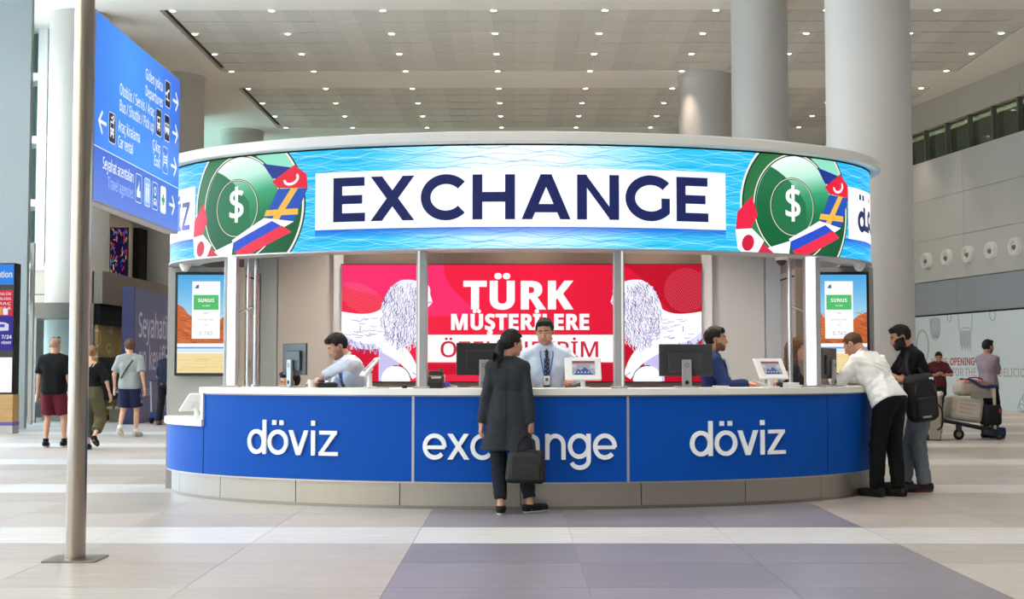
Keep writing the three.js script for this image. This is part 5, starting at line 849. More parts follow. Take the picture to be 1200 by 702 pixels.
// o: label, pos, yaw, H, skin, fem, lean [x, y, z], pelvis, hands {L, R}: wrist target, elbow: pole, curl, palm; feet; head [pitch, yaw, roll]; wear
function person(o) {
  const root = thing('person', o.label, 'person', o.pos, o.yaw); root.scale.setScalar(o.H / 1.75);
  o.cell = o.cell ?? 0.0042; const bc = o.cell * 2.9, fem = o.fem ? 1 : 0, fat = o.fat || 0;
  const P = o.pelvis || [0, 0.94, 0], T = rot(...(o.lean || [0, 0, 0])), at = (p) => v3.add(P, T(p)), hipT = rot(0, (o.lean || [0, 0, 0])[1] * 0.5, 0), hip = (p) => v3.add(P, hipT(p));
  const sh = 0.175 - 0.022 * fem + fat * 0.5, J = { neck: at([0, 0.525, -0.012]) };
  const hp = o.head || [0, 0, 0], HT = rot(hp[0], hp[1], hp[2]);
  J.head = v3.add(J.neck, HT([0, 0.165, 0.042])); const HM = new THREE.Matrix4().makeRotationFromEuler(new THREE.Euler(hp[0], hp[1], hp[2], 'YXZ')).setPosition(...J.head);
  const sides = { L: 1, R: -1 };
  for (const k of ['L', 'R']) {
    const s = sides[k], h = o.hands?.[k] || {};
    J['sh' + k] = at([s * sh, 0.455 + (h.lift || 0), -0.01]);
    const tgt = h.at || v3.add(J['sh' + k], T([s * 0.07, -0.535, 0.05])), [e, w] = ik(J['sh' + k], tgt, 0.285, 0.255, h.pole || [s * 0.35, -0.1, -1]);
    J['el' + k] = e; J['wr' + k] = w;
    const ft = o.feet?.[k] || {}, an = ft.at || [P[0] + s * 0.105, 0.085, P[2]], [kn, a2] = ik(hip([s * 0.088, -0.03, 0]), an, 0.42, 0.42, ft.pole || [s * 0.12, 0, 1]);
    J['hp' + k] = hip([s * 0.088, -0.03, 0]); J['kn' + k] = kn; J['an' + k] = a2; J['toe' + k] = ft.toe || v3.add(a2, [s * 0.03, -0.05, 0.15]);
  }
  const F = fat, cx = 0.078 - 0.014 * fem, cr = 0.102 - 0.008 * fem, tor = [
    [at([-cx, 0.335, 0.004]), at([cx, 0.335, 0.004]), cr + F, cr + F, 0.05], [at([-cx - 0.02, 0.43, -0.015]), at([cx + 0.02, 0.43, -0.015]), 0.074 + F * 0.5, 0.074 + F * 0.5, 0.05],
    [at([-cx + 0.008, 0.33, 0]), at([-0.06 + fem * 0.008, 0.13, 0]), cr - 0.003 + F, 0.093 - fem * 0.012 + F, 0.05], [at([cx - 0.008, 0.33, 0]), at([0.06 - fem * 0.008, 0.13, 0]), cr - 0.003 + F, 0.093 - fem * 0.012 + F, 0.05],
    [at([-0.06, 0.13, 0.0]), hip([-0.072, -0.02, -0.01]), 0.095 - fem * 0.008 + F, 0.102 + fem * 0.004, 0.05], [at([0.06, 0.13, 0.0]), hip([0.072, -0.02, -0.01]), 0.095 - fem * 0.008 + F, 0.102 + fem * 0.004, 0.05], [hip([-0.06, 0, 0]), hip([0.06, 0, 0]), 0.104, 0.104, 0.04],
    [J.neck, J.shL, 0.052, 0.058, 0.05], [J.neck, J.shR, 0.052, 0.058, 0.05]];
  if (fem) for (const s of [-1, 1]) tor.push([at([s * 0.075, 0.32, 0.085]), at([s * 0.07, 0.33, 0.06]), 0.058, 0.06, 0.04]);
  const arm = (k, g = 1) => [[J['sh' + k], J['el' + k], (0.053 - 0.008 * fem) * g, (0.042 - 0.006 * fem) * g, 0.022], [J['el' + k], J['wr' + k], (0.043 - 0.006 * fem) * g, (0.029 - 0.004 * fem) * g, 0.02]];
  const leg = (k) => { const d = v3.sub(J['an' + k], J['kn' + k]), back = T([0, 0, -0.022]), c = v3.add(v3.mix(J['kn' + k], J['an' + k], 0.28), back); return [[J['hp' + k], J['kn' + k], 0.092, 0.058, 0.05], [J['kn' + k], J['an' + k], 0.054, 0.036, 0.03], [c, v3.mix(c, J['an' + k], 0.45), 0.047, 0.036, 0.03], [J['an' + k], v3.add(J['an' + k], [0, -0.045, -0.02]), 0.038, 0.034, 0.02], [v3.add(J['an' + k], [0, -0.05, -0.02]), J['toe' + k], 0.027, 0.02, 0.02]]; };
  const all = [...tor, ...arm('L'), ...arm('R'), ...leg('L'), ...leg('R'), [J.neck, v3.add(J.neck, HT([0, 0.07, 0.0])), 0.056 - 0.009 * fem, 0.052 - 0.008 * fem, 0.03]];
  const [lo, hi] = boneBox(all, 0.03), skin = S(o.skin);
  const body = colourVerts(nets(field(all, -0.006), lo, hi, bc), () => skin), bits = [body];
  bits.push(headGeo(o).applyMatrix4(HM));
  for (const k of ['L', 'R']) {
    const h = o.hands?.[k] || {}, dir = h.dir || v3.sub(J['wr' + k], J['el' + k]), palm = h.palm || (k === 'L' ? T([-1, 0, 0.1]) : T([1, 0, 0.1]));
    let g = handGeo(h.curl ?? 0.45, max(0.0034, o.cell * 0.8)).clone();
    const m = basis(dir, palm); if (k === 'L') { g.scale(-1, 1, 1); const ix = g.index.array; for (let i = 0; i < ix.length; i += 3) { const t = ix[i]; ix[i] = ix[i + 1]; ix[i + 1] = t; } g.computeVertexNormals(); }

    bits.push(colourVerts(g.applyMatrix4(m.setPosition(...J['wr' + k])), () => skin));
  }
  const merged = mergeGeometries(bits.map((g) => { g.deleteAttribute('uv'); return g; }));
  part(root, 'body', merged, skinM);
  const add = (name, bones, grow, m, cut, label, c = bc, fold = 0.003) => {
    const f0 = field(bones, grow), [l, h] = boneBox(bones, grow + 0.03), f = (x, y, z) => { let d = f0(x, y, z); if (abs(d) < 0.03 && fold) d += fold * wob(x, y, z); return cut ? max(d, cut(x, y, z)) : d; };
    return part(root, name, nets(f, l, h, c), m, label);
  };
  const inv = new THREE.Matrix4().makeRotationFromEuler(new THREE.Euler(...(o.lean || [0, 0, 0]), 'YXZ')).invert(), tl = (x, y, z) => new THREE.Vector3(x - P[0], y - P[1], z - P[2]).applyMatrix4(inv);
  const neckHole = (r) => (x, y, z) => r - Math.hypot(x - J.neck[0], (y - J.neck[1] - 0.045) * 0.8, z - J.neck[2]);
  // wear: upper { color, sleeve 0..1, hem (in the torso frame), grow, skirt }, lower { color, length 0..1, grow }, shoes { color, sole }
  const armCut = (k, t, g) => { const b = []; const tw = t * 0.54; if (tw <= 0.285) b.push([J['sh' + k], v3.mix(J['sh' + k], J['el' + k], tw / 0.285), 0.058 - 0.006 * fem, 0.052 + (0.012 * g), 0.03, 1]); else b.push([J['sh' + k], J['el' + k], 0.055 - 0.006 * fem, 0.045 - 0.005 * fem, 0.02], [J['el' + k], v3.mix(J['el' + k], J['wr' + k], (tw - 0.285) / 0.255), 0.044 - 0.005 * fem, 0.036, 0.014, 1]); return b; };
  if (o.upper) {
    const u = o.upper, b = [...tor, ...armCut('L', u.sleeve, u.loose || 0), ...armCut('R', u.sleeve, u.loose || 0)], hem = u.hem ?? 0.02;
    if (!u.skirt && hem < -0.02) b.push([at([-0.06, 0.04, 0]), at([0.06, 0.04, 0]), 0.109 + F, 0.109 + F, 0.04], [hip([-0.06, -0.04, 0]), hip([0.06, -0.04, 0]), 0.11, 0.11, 0.04]);
    if (u.skirt) for (const s of [-1, 1]) b.push([at([s * 0.06, 0.12, 0]), hip([s * (0.075 + u.skirt * 0.15), hem, -0.01]), 0.095, 0.1 + u.skirt * 0.2, 0.05]);
    const nh = neckHole(u.neck || 0.068), hemT = u.skirt ? (x, y, z) => P[1] + hem - y : (x, y, z) => hem - tl(x, y, z).y, arms = field([...armCut('L', u.sleeve, 0), ...armCut('R', u.sleeve, 0)], 0.03);
    add(u.name || 'shirt', b, u.grow ?? 0.011, u.m || cloth(u.color), (x, y, z) => max(nh(x, y, z), min(hemT(x, y, z), arms(x, y, z))), u.label, bc, u.fold ?? 0.003);
    if (u.collar) { part(root, 'collar_flap', [-1, 1].map((s) => rbox(0.06, 0.036, 0.014, 0.005, 0, 0, 0).rotateZ(s * 0.75).rotateX(-0.5).rotateY(s * 0.35).applyMatrix4(new THREE.Matrix4().makeRotationFromEuler(new THREE.Euler(...(o.lean || [0, 0, 0]), 'YXZ')).setPosition(...v3.add(J.neck, T([s * 0.036, -0.012, 0.075]))))), u.collar === true ? (u.m || cloth(u.color)) : cloth(u.collar)); const pts = []; for (let i = 0; i <= 12; i++) { const a = -2.5 + 5 * i / 12 + Math.PI; pts.push(v3.add(J.neck, T([sin(a + Math.PI) * 0.064, 0.04 - 0.022 * cos(a + Math.PI), cos(a + Math.PI) * 0.062 + 0.014]))); } part(root, 'collar', tube(pts, 0.014, 8), u.collar === true ? (u.m || cloth(u.color)) : cloth(u.collar)); }
  }
  if (o.lower) {
    const w = o.lower, b = [[hip([-0.06, 0.08, 0]), hip([0.06, 0.08, 0]), 0.095 + F * 0.6, 0.095 + F * 0.6, 0.05], ...tor.slice(4, 7)], tw = w.length * 0.84;
    for (const k of ['L', 'R']) { const wd = w.wide || 0; if (tw < 0.42) b.push([J['hp' + k], v3.mix(J['hp' + k], J['kn' + k], tw / 0.42), 0.094, 0.078 + wd, 0.04, 1]); else b.push([J['hp' + k], J['kn' + k], 0.094, 0.063 + wd * 0.6, 0.04], [J['kn' + k], v3.mix(J['kn' + k], J['an' + k], (tw - 0.42) / 0.42), 0.062 + wd * 0.6, 0.046 + wd, 0.03, 1]); if (w.length > 0.75) b.push([v3.add(v3.mix(J['kn' + k], J['an' + k], 0.2), T([0, 0, -0.014])), v3.mix(J['kn' + k], J['an' + k], 0.6), 0.052, 0.046, 0.03]); }
    add(w.name || 'trousers', b, w.grow ?? 0.009, w.m || cloth(w.color), (x, y, z) => tl(x, y, z).y - (o.upper && (o.upper.hem ?? 0.02) < -0.02 ? (o.upper.hem + 0.02) : 0.13), w.label, bc, w.fold ?? 0.004);
    if (w.belt) add('belt', [[hip([-0.06, 0.1, 0]), hip([0.06, 0.1, 0]), 0.097 + F * 0.6, 0.098 + F * 0.6, 0.05]], 0.013, cloth(w.belt, 0.5), (x, y, z) => abs(tl(x, y, z).y - 0.105) - 0.018, undefined, bc, 0);
  }
  if (o.shoes) for (const k of ['L', 'R']) {
    const a = J['an' + k], t = J['toe' + k], d = v3.nrm([t[0] - a[0], 0, t[2] - a[2]]), pitch = t[1] - (a[1] - 0.05), heel = v3.add(a, v3.add(v3.mul(d, -0.045), [0, -0.045 - pitch * 0.3, 0])), toe = v3.add(t, v3.mul(d, 0.035)), ball = v3.mix(heel, toe, 0.68), W_ = v3.cross([0, 1, 0], d);
    const up = [[heel, v3.add(ball, [0, -0.002, 0]), 0.036, 0.038, 0.02], [ball, toe, 0.038, 0.029, 0.02], [v3.add(ball, v3.mul(W_, 0.014)), v3.add(toe, v3.mul(W_, 0.008)), 0.03, 0.024, 0.02], [v3.add(heel, [0, 0.03, 0]), v3.add(v3.mix(heel, ball, 0.45), [0, 0.028, 0]), 0.034, 0.03, 0.03]];
    const fl = min(heel[1], toe[1]) - 0.034, slope = (toe[1] - heel[1]) / (v3.dot(v3.sub(toe, heel), d) || 1), under = (x, y, z) => heel[1] - 0.021 + slope * ((x - heel[0]) * d[0] + (z - heel[2]) * d[2]) - y;
    const shoe = add('shoe', up, 0.006, o.shoes.m || cloth(o.shoes.color, 0.6), (x, y, z) => max(under(x, y, z), o.shoes.low ? y - a[1] + 0.002 : y - a[1] - 0.01), undefined, max(0.006, o.cell * 1.6), 0);
    const sole = nets(((f0) => (x, y, z) => max(f0(x, y, z), -under(x, y, z), under(x, y, z) - 0.019))(field(up, 0.011)), ...boneBox(up, 0.03), max(0.005, o.cell * 1.5)); part(shoe, 'sole', sole, o.shoes.sole ? cloth(o.shoes.sole, 0.7) : M.rubber);
  }
  if (o.socks) for (const k of ['L', 'R']) part(root, 'sock', rod(v3.add(J['an' + k], [0, -0.02, 0]), v3.mix(J['an' + k], J['kn' + k], o.socks.h || 0.2), 0.042, 0.046, 14), cloth(o.socks.color));
  if (o.hair) part(root, 'hair', hairGeo(o).applyMatrix4(HM), new THREE.MeshPhysicalMaterial({ color: S(o.hairColor), roughness: 0.55, specularIntensity: 0.5 }));
  if (o.beard) part(root, 'beard', beardGeo(o).applyMatrix4(HM), mat(o.beardColor || o.hairColor, 0.7));
  const hd = (p) => new THREE.Vector3(...p).applyMatrix4(HM).toArray();
  if (o.shades) { part(root, 'sunglasses', [...[-1, 1].map((s) => rbox(0.05, 0.035, 0.012, 0.006, 0, 0, 0).rotateX(-0.9).translate(s * 0.033, 0.128, 0.045)), tube([[-0.06, 0.128, 0.05], [-0.088, 0.09, -0.01], [-0.085, 0.04, -0.07]], 0.004, 6), tube([[0.06, 0.128, 0.05], [0.088, 0.09, -0.01], [0.085, 0.04, -0.07]], 0.004, 6)].map((g) => (g.index ? g.toNonIndexed() : g).applyMatrix4(HM)), M.black); }
  if (o.tie) {
    const pts = [[0, 0.505, 0.058], [0, 0.42, 0.115], [0, 0.3, 0.13], [0, 0.16, 0.118]].map((p) => at([p[0], p[1], p[2] + (o.tie.out || 0)]));
    const g = []; for (let i = 0; i < 3; i++) { const w0 = [0.016, 0.026, 0.034][i]; const a = pts[i], b = pts[i + 1], m = v3.mix(a, b, 0.5), q = basis(v3.sub(b, a), T([0, 0, 1])).setPosition(...m); g.push(uvMetres(rbox(w0 * 2, v3.len(v3.sub(b, a)) + 0.012, 0.01, 0.004, 0, 0, 0)).applyMatrix4(q)); }
    g.push(rbox(0.036, 0.04, 0.024, 0.008, 0, 0, 0).applyMatrix4(basis(T([0, 1, 0]), T([0, 0, 1])).setPosition(...v3.add(pts[0], T([0, -0.01, 0.004])))));
    part(root, 'tie', g, o.tie.m);
  }
  o.extra?.({ root, J, at, T, hip, hd, HM, add, P });
  return root;
}
// ---------------------------------------------------------------- the people
const dotted = new THREE.MeshStandardMaterial({ roughness: 0.6, map: canvasTexture(64, 64, (c, w, h) => { c.fillStyle = '#1b2344'; c.fillRect(0, 0, w, h); c.fillStyle = '#c9d2ee'; for (const [x, y] of [[16, 16], [48, 48]]) { c.beginPath(); c.arc(x, y, 6, 0, 7); c.fill(); } }) });
dotted.map.wrapS = dotted.map.wrapT = THREE.RepeatWrapping; dotted.map.repeat.set(22, 22);
const FINE = 0.0042, MID = 0.005, FAR = 0.0065;
const band = (root, name, pts, w, m, t = 0.004) => { // a flat strap through points [[position, outward normal], ...]
  const g = []; for (let i = 0; i + 1 < pts.length; i++) { const a = pts[i][0], b = pts[i + 1][0], d = v3.sub(b, a); g.push(box(w, v3.len(d) + w * 0.25, t).applyMatrix4(basis(d, v3.add(pts[i][1], pts[i + 1][1])).setPosition(...v3.mix(a, b, 0.5)))); } return part(root, name, g, m);
};
const lanyard = ({ root, at, T }, col, badge = true) => {
  for (const s of [-1, 1]) band(root, 'lanyard', [[[s * 0.062, 0.53, 0.03], [s * 0.6, 0.5, 1]], [[s * 0.06, 0.45, 0.108], [s * 0.3, 0.3, 1]], [[s * 0.04, 0.34, 0.132], [0, 0, 1]], [[s * 0.012, 0.2, 0.136], [0, 0, 1]]].map(([p, n]) => [at(p), T(n)]), 0.012, cloth(col, 0.6));
  if (badge) { const b = part(root, 'name_badge', rbox(0.062, 0.09, 0.006, 0.003, 0, 0, 0).applyMatrix4(basis(T([0, 1, 0]), T([0, 0, 1])).setPosition(...at([0, 0.215, 0.14]))), mat('#e9eaec', 0.3)); part(b, 'badge_photo', rbox(0.026, 0.03, 0.003, 0.001, 0, 0, 0).applyMatrix4(basis(T([0, 1, 0]), T([0, 0, 1])).setPosition(...at([0, 0.225, 0.144]))), mat('#6a6258', 0.4)); }
};
// standing woman in front of the counter
person({
  label: 'woman seen from behind in long dark grey blazer with black ponytail, standing at the counter', pos: [-0.085, 0, -11.56], yaw: Math.PI, H: 1.64, fem: 1, cell: 0.0036, skin: '#c08a6c', hair: 'tied', hairColor: '#16110f',
  head: [0.06, -1.0, 0.02], lean: [0.02, -0.12, 0], pelvis: [0.0, 0.935, 0],
  hands: { L: { at: [0.25, 0.86, -0.02], curl: 0.5, palm: [-1, 0, 0.2] }, R: { at: [-0.225, 0.85, -0.07], curl: 1.25, palm: [0.75, 0, 0.65], dir: [0.02, -1, 0.02] } },
  feet: { L: { at: [0.065, 0.085, -0.1], toe: [0.06, 0.04, 0.05] }, R: { at: [-0.215, 0.085, 0.03], toe: [-0.33, 0.04, 0.12] } },
  upper: { name: 'blazer', color: '#2b2e34', sleeve: 1.0, hem: -0.335, skirt: 0.2, grow: 0.012, neck: 0.06 }, lower: { color: '#1a1d25', length: 0.93, wide: 0.006 }, shoes: { color: '#121214', sole: '#d9d7d2', low: true },
  extra: ({ root, at, J, T }) => { part(root, 'lapel_collar', tube([[-0.075, 0.52, 0.02], [-0.05, 0.545, -0.06], [0, 0.55, -0.085], [0.05, 0.545, -0.06], [0.075, 0.52, 0.02]].map(at), 0.016, 8), cloth('#2a2d33')); part(root, 'back_seam', tube([[0, 0.45, -0.1], [0, 0.3, -0.121], [0, 0.1, -0.118], [0, -0.05, -0.14], [0, -0.32, -0.165]].map(at), 0.0035, 6), cloth('#1b1d20')); part(root, 'hair_tie', new THREE.TorusGeometry(0.03, 0.008, 8, 20).rotateX(0.4).translate(0, 0.0, -0.128).applyMatrix4(new THREE.Matrix4().makeRotationFromEuler(new THREE.Euler(0.06, -1.0, 0.02, 'YXZ')).setPosition(...J.head)), M.black); },
});
{
  const leather = phys('#070708', 0.5, { bumpMap: noiseTexture(128, 128, [[64, 64, 0.7], [20, 20, 0.4]], 0, 1, [3, 3], false), bumpScale: 0.002 });
  const b = thing('handbag', 'large black leather handbag held in the right hand of the standing woman', 'bag', [0.07, 0.27, -11.43], 0.04); b.rotation.z = -0.03;
  const g = rbox(0.36, 0.29, 0.12, 0.05, 0, 0.15, 0, 5), p = g.attributes.position; for (let i = 0; i < p.count; i++) { const y = p.getY(i), k = 1 - 0.12 * Math.max(0, (y - 0.1) / 0.2), q = 1 - 0.6 * Math.max(0, (y - 0.12) / 0.18); p.setX(i, p.getX(i) * k); p.setZ(i, p.getZ(i) * q + 0.004 * Math.sin(p.getX(i) * 40 + y * 25)); } g.computeVertexNormals();
  part(b, 'bag_body', g, leather); for (const z of [-0.022, 0.022]) part(b, 'bag_handle', tube([[-0.08, 0.27, z], [-0.075, 0.36, z * 0.8], [-0.02, 0.425, z * 0.3], [0.02, 0.428, z * 0.3], [0.07, 0.36, z * 0.8], [0.08, 0.27, z]], 0.0085, 8), leather);
  part(b, 'top_zip', tube([[-0.15, 0.296, 0], [0, 0.3, 0], [0.15, 0.296, 0]], 0.006, 6), M.darkGrey); part(b, 'front_pocket', rbox(0.26, 0.15, 0.03, 0.014, 0, 0.11, 0.052, 3), leather); part(b, 'side_strap', tube([[0.14, 0.29, 0.02], [0.165, 0.2, 0.045], [0.16, 0.1, 0.055]], 0.006, 6), leather);
}
const stripedBlue = new THREE.MeshPhysicalMaterial({ color: S('#d2dff2'), roughness: 0.8, sheen: 0.2 });
person({
  label: 'clerk facing out in light blue shirt, dotted navy tie and badge behind the counter', pos: [0.29, 0, -12.68], yaw: 0, H: 1.79, cell: 0.0036, skin: '#c99478', hair: 'short', hairColor: '#1a1412', stubble: 0.38,
  head: [0.24, -0.16, 0.03], lean: [0.05, 0, 0], hands: { L: { at: [0.235, 1.15, 0.24], pole: [1, -0.2, -0.5], palm: [0, -1, 0], dir: [-0.3, 0, 1] }, R: { at: [-0.2, 1.12, 0.24], pole: [-1, -0.3, -0.5], palm: [0, -1, 0], dir: [0.3, 0, 1] } },
  upper: { m: stripedBlue, sleeve: 1, hem: 0.0, grow: 0.012, collar: true }, lower: { color: '#1d2230', length: 1, wide: 0.012, belt: '#141414' }, shoes: { color: '#141414' }, tie: { m: dotted }, extra: (q) => lanyard(q, '#4d78c8'),
});
person({
  label: 'bearded clerk in pale blue shirt leaning left over the counter and reaching down', pos: [-1.58, 0, -13.05], yaw: -Math.PI / 2 + 0.35, H: 1.74, cell: 0.004, skin: '#cf9c80', hair: 'quiff', hairColor: '#17110f', stubble: 0.55,
  head: [0.5, 0.1, 0.02], lean: [0.36, 0.1, 0], pelvis: [0, 0.9, -0.02], hands: { L: { at: [0.32, 1.225, 0.46], pole: [0.6, 0.3, -0.2], dir: [0.05, -0.55, 0.6], palm: [0, -0.6, -0.6], curl: 0.7 }, R: { at: [-0.12, 1.16, 0.44], pole: [-0.5, -0.6, -0.3], palm: [0, -1, 0], dir: [0.1, -0.1, 1] } },
  upper: { m: stripedBlue, sleeve: 1, hem: 0.0, grow: 0.013, collar: true, fold: 0.005 }, lower: { color: '#1d2230', length: 1, wide: 0.012, belt: '#141414' }, shoes: { color: '#141414' }, tie: { m: dotted, out: 0.004 }, extra: (q) => lanyard(q, '#3f6fd0', false),
});
person({
  label: 'seated clerk of whom only dark hair and forehead show above the counter', pos: [-2.36, 0, -13.42], yaw: -Math.PI / 2 + 0.5, H: 1.74, cell: 0.0046, skin: '#cb977a', hair: 'short', hairColor: '#15100e',
  head: [0.2, -0.05, 0], lean: [0.12, 0, 0], pelvis: [0, 0.475, -0.1], feet: { L: { at: [0.1, 0.085, 0.3] }, R: { at: [-0.1, 0.085, 0.3] } }, hands: { L: { at: [0.2, 0.72, 0.28], palm: [0, -1, 0] }, R: { at: [-0.2, 0.72, 0.28], palm: [0, -1, 0] } },
  upper: { m: stripedBlue, sleeve: 1, hem: 0.0, grow: 0.012, collar: true }, lower: { color: '#1d2230', length: 1, wide: 0.01 }, shoes: { color: '#141414' },
});
person({
  label: 'bearded man in navy suit looking right behind the right monitor', pos: [2.02, 0, -13.1], yaw: Math.PI / 2 - 0.12, H: 1.745, cell: 0.004, skin: '#c48f72', hair: 'quiff', hairColor: '#120e0d', stubble: 0.7,
  head: [-0.02, 0.02, 0], lean: [0.02, 0.1, 0], pelvis: [0, 0.9, -0.02], hands: { L: { at: [0.1, 1.11, 0.34], pole: [0.6, -0.5, -0.5], palm: [0, -1, 0], dir: [-0.4, 0, 1] }, R: { at: [-0.14, 1.14, 0.31], pole: [-0.7, -0.6, -0.5], dir: [0.1, -0.05, 1], palm: [0.4, -0.9, 0], curl: 0.9 } },
  upper: { name: 'suit_jacket', color: '#1c2f60', sleeve: 1, hem: -0.2, skirt: 0.08, grow: 0.016, neck: 0.078 }, lower: { color: '#1d2a50', length: 1, wide: 0.012 }, shoes: { color: '#141414' },
  extra: ({ root, at, T, J }) => { part(root, 'shirt_front', [rbox(0.085, 0.2, 0.02, 0.008, 0, 0, 0).applyMatrix4(basis(T([0, 1, -0.25]), T([0, 0.25, 1])).setPosition(...at([0, 0.4, 0.134])))], cloth('#e3e6ee')); part(root, 'collar', tube([[-0.05, 0.5, 0.07], [-0.062, 0.545, 0.0], [0, 0.56, -0.055], [0.062, 0.545, 0.0], [0.05, 0.5, 0.07]].map(at), 0.016, 8), cloth('#e3e6ee')); part(root, 'tie', [rbox(0.045, 0.22, 0.012, 0.005, 0, 0, 0).applyMatrix4(basis(T([0, 1, -0.25]), T([0, 0.25, 1])).setPosition(...at([0, 0.37, 0.149])))], dotted); for (const s of [-1, 1]) part(root, 'lapel', tube([[s * 0.06, 0.52, 0.05], [s * 0.058, 0.42, 0.112], [s * 0.02, 0.25, 0.135]].map(at), 0.012, 6), cloth('#1d3060')); },
});
single('white_pen', 'short white pen in the hand of the navy suited man', 'pen', [rod([0, 0, 0], [0.09, -0.03, 0.02], 0.006), rod([0, 0, 0], [-0.05, 0.017, -0.011], 0.0065, 0.005)], M.white, [2.43, 1.155, -12.97]);
person({
  label: 'woman with long brown hair in profile behind the right steel pole', pos: [2.855, 0, -13.42], yaw: Math.PI / 2 - 0.1, H: 1.6, fem: 1, cell: 0.0042, skin: '#d09f84', hair: 'long', hairColor: '#5a3d2a',
  head: [0.08, 0, 0], lean: [0.06, 0, 0], hands: { R: { at: [-0.26, 1.1, 0.02], pole: [-0.3, 0, -1], dir: [0.1, 0, 1], palm: [0, -1, 0] }, L: { at: [0.2, 1.12, 0.25], palm: [0, -1, 0], dir: [0, 0, 1] } },
  upper: { name: 'top', color: '#23252e', sleeve: 0.14, hem: 0.0, grow: 0.01, neck: 0.085 }, lower: { color: '#2b4f96', length: 1 }, shoes: { color: '#1b1b1d' },
});
person({
  label: 'man in white shirt and black trousers bending over the right end of the counter', pos: [3.735, 0, -13.06], yaw: -2.58, H: 1.79, cell: 0.0038, skin: '#c4917a', hair: 'buzz', hairColor: '#4e3827',
  head: [0.55, 0.35, 0.05], lean: [0.62, 0.08, 0], pelvis: [0, 0.95, -0.06], hands: { L: { at: [0.2, 1.17, 0.5], pole: [0.7, -0.7, -0.2], palm: [0, -1, 0], dir: [-0.5, 0, 1] }, R: { at: [-0.08, 1.17, 0.55], pole: [-0.8, -0.5, -0.2], palm: [0, -1, 0], dir: [0.4, 0, 1] } },
  feet: { L: { at: [0.13, 0.085, 0.0], toe: [0.15, 0.035, 0.16] }, R: { at: [-0.09, 0.085, -0.08], toe: [-0.05, 0.035, 0.08] } },
  upper: { color: '#e4e3e1', sleeve: 0.98, hem: -0.03, grow: 0.02, collar: true, fold: 0.007, loose: 0.5 }, lower: { color: '#08090b', length: 1, wide: 0.012, grow: 0.01 }, shoes: { color: '#101012' },
});
person({
  label: 'bearded man in dark polo shirt and grey jeans reading beside the white shirted man', pos: [4.24, 0, -13.62], yaw: -Math.PI / 2 - 0.12, H: 1.78, cell: 0.0038, skin: '#b98568', hair: 'short', hairColor: '#161110', beard: 0.0055, stubble: 0.7, beardColor: '#1d1613', fat: 0.008,
  head: [0.34, 0.05, 0], lean: [0.26, 0.1, 0], pelvis: [0, 0.94, -0.05], hands: { L: { at: [0.12, 1.25, 0.4], pole: [0.35, -0.7, -0.5], dir: [-0.3, 0, 1], palm: [-0.4, -1, 0] }, R: { at: [-0.12, 1.19, 0.42], pole: [-0.7, -0.7, -0.3], palm: [0, -1, 0], dir: [0.2, 0, 1] } },
  feet: { L: { at: [0.13, 0.085, -0.04] }, R: { at: [-0.1, 0.085, 0.12] } },
  upper: { name: 'polo_shirt', color: '#0a0b10', sleeve: 0.42, hem: -0.06, grow: 0.016, collar: '#10101a', loose: 0.6 }, lower: { name: 'jeans', color: '#666e76', length: 1, wide: 0.016, grow: 0.01, fold: 0.005 }, shoes: { color: '#2a2224', sole: '#7a2c2c' },
  extra: ({ root, J }) => { part(root, 'sleeve_band', rod(v3.mix(J.shL, J.elL, 0.62), v3.mix(J.shL, J.elL, 0.72), 0.0715, 0.071, 20), cloth('#8a2f3c')); part(root, 'sleeve_stripe', rod(v3.mix(J.shL, J.elL, 0.5), v3.mix(J.shL, J.elL, 0.58), 0.072, 0.0715, 20), cloth('#27356a')); },
});
{
  const nylon = mat('#08090b', 0.75), b = thing('backpack', 'black backpack with white tag hanging from the shoulder of the bearded man', 'backpack', [4.2, 0.74, -13.3], 0.25); b.rotation.z = 0.1;
  const g = rbox(0.32, 0.5, 0.18, 0.08, 0, 0.25, 0, 5), p = g.attributes.position; for (let i = 0; i < p.count; i++) { const y = p.getY(i); p.setX(i, p.getX(i) * (1 + 0.12 * Math.sin(y * 6)) + 0.006 * Math.sin(y * 30)); p.setZ(i, p.getZ(i) * (1.1 - 0.5 * Math.max(0, y - 0.3))); } g.computeVertexNormals();
  part(b, 'bag_body', g, nylon); part(b, 'front_pocket', rbox(0.24, 0.22, 0.07, 0.03, 0, 0.15, 0.1, 4), nylon); part(b, 'zip', tube([[-0.12, 0.3, 0.1], [-0.08, 0.4, 0.09], [0.08, 0.4, 0.09], [0.12, 0.3, 0.1]], 0.005, 6), M.darkGrey);
  part(b, 'shoulder_strap', tube([[-0.08, 0.46, -0.05], [-0.06, 0.62, -0.1], [0.02, 0.7, -0.16], [0.06, 0.6, -0.13], [0.1, 0.46, -0.05]], 0.02, 8), nylon); part(b, 'loose_strap', tube([[0.14, 0.2, 0.03], [0.22, 0.1, 0.02], [0.2, -0.06, 0.02], [0.14, -0.1, 0.02]], 0.01, 6), nylon);
  part(b, 'white_tag', rbox(0.05, 0.03, 0.006, 0.002, 0.09, 0.44, 0.088), M.white); part(b, 'grey_stripe', rbox(0.1, 0.02, 0.006, 0.002, -0.03, 0.06, 0.137), M.grey);
}
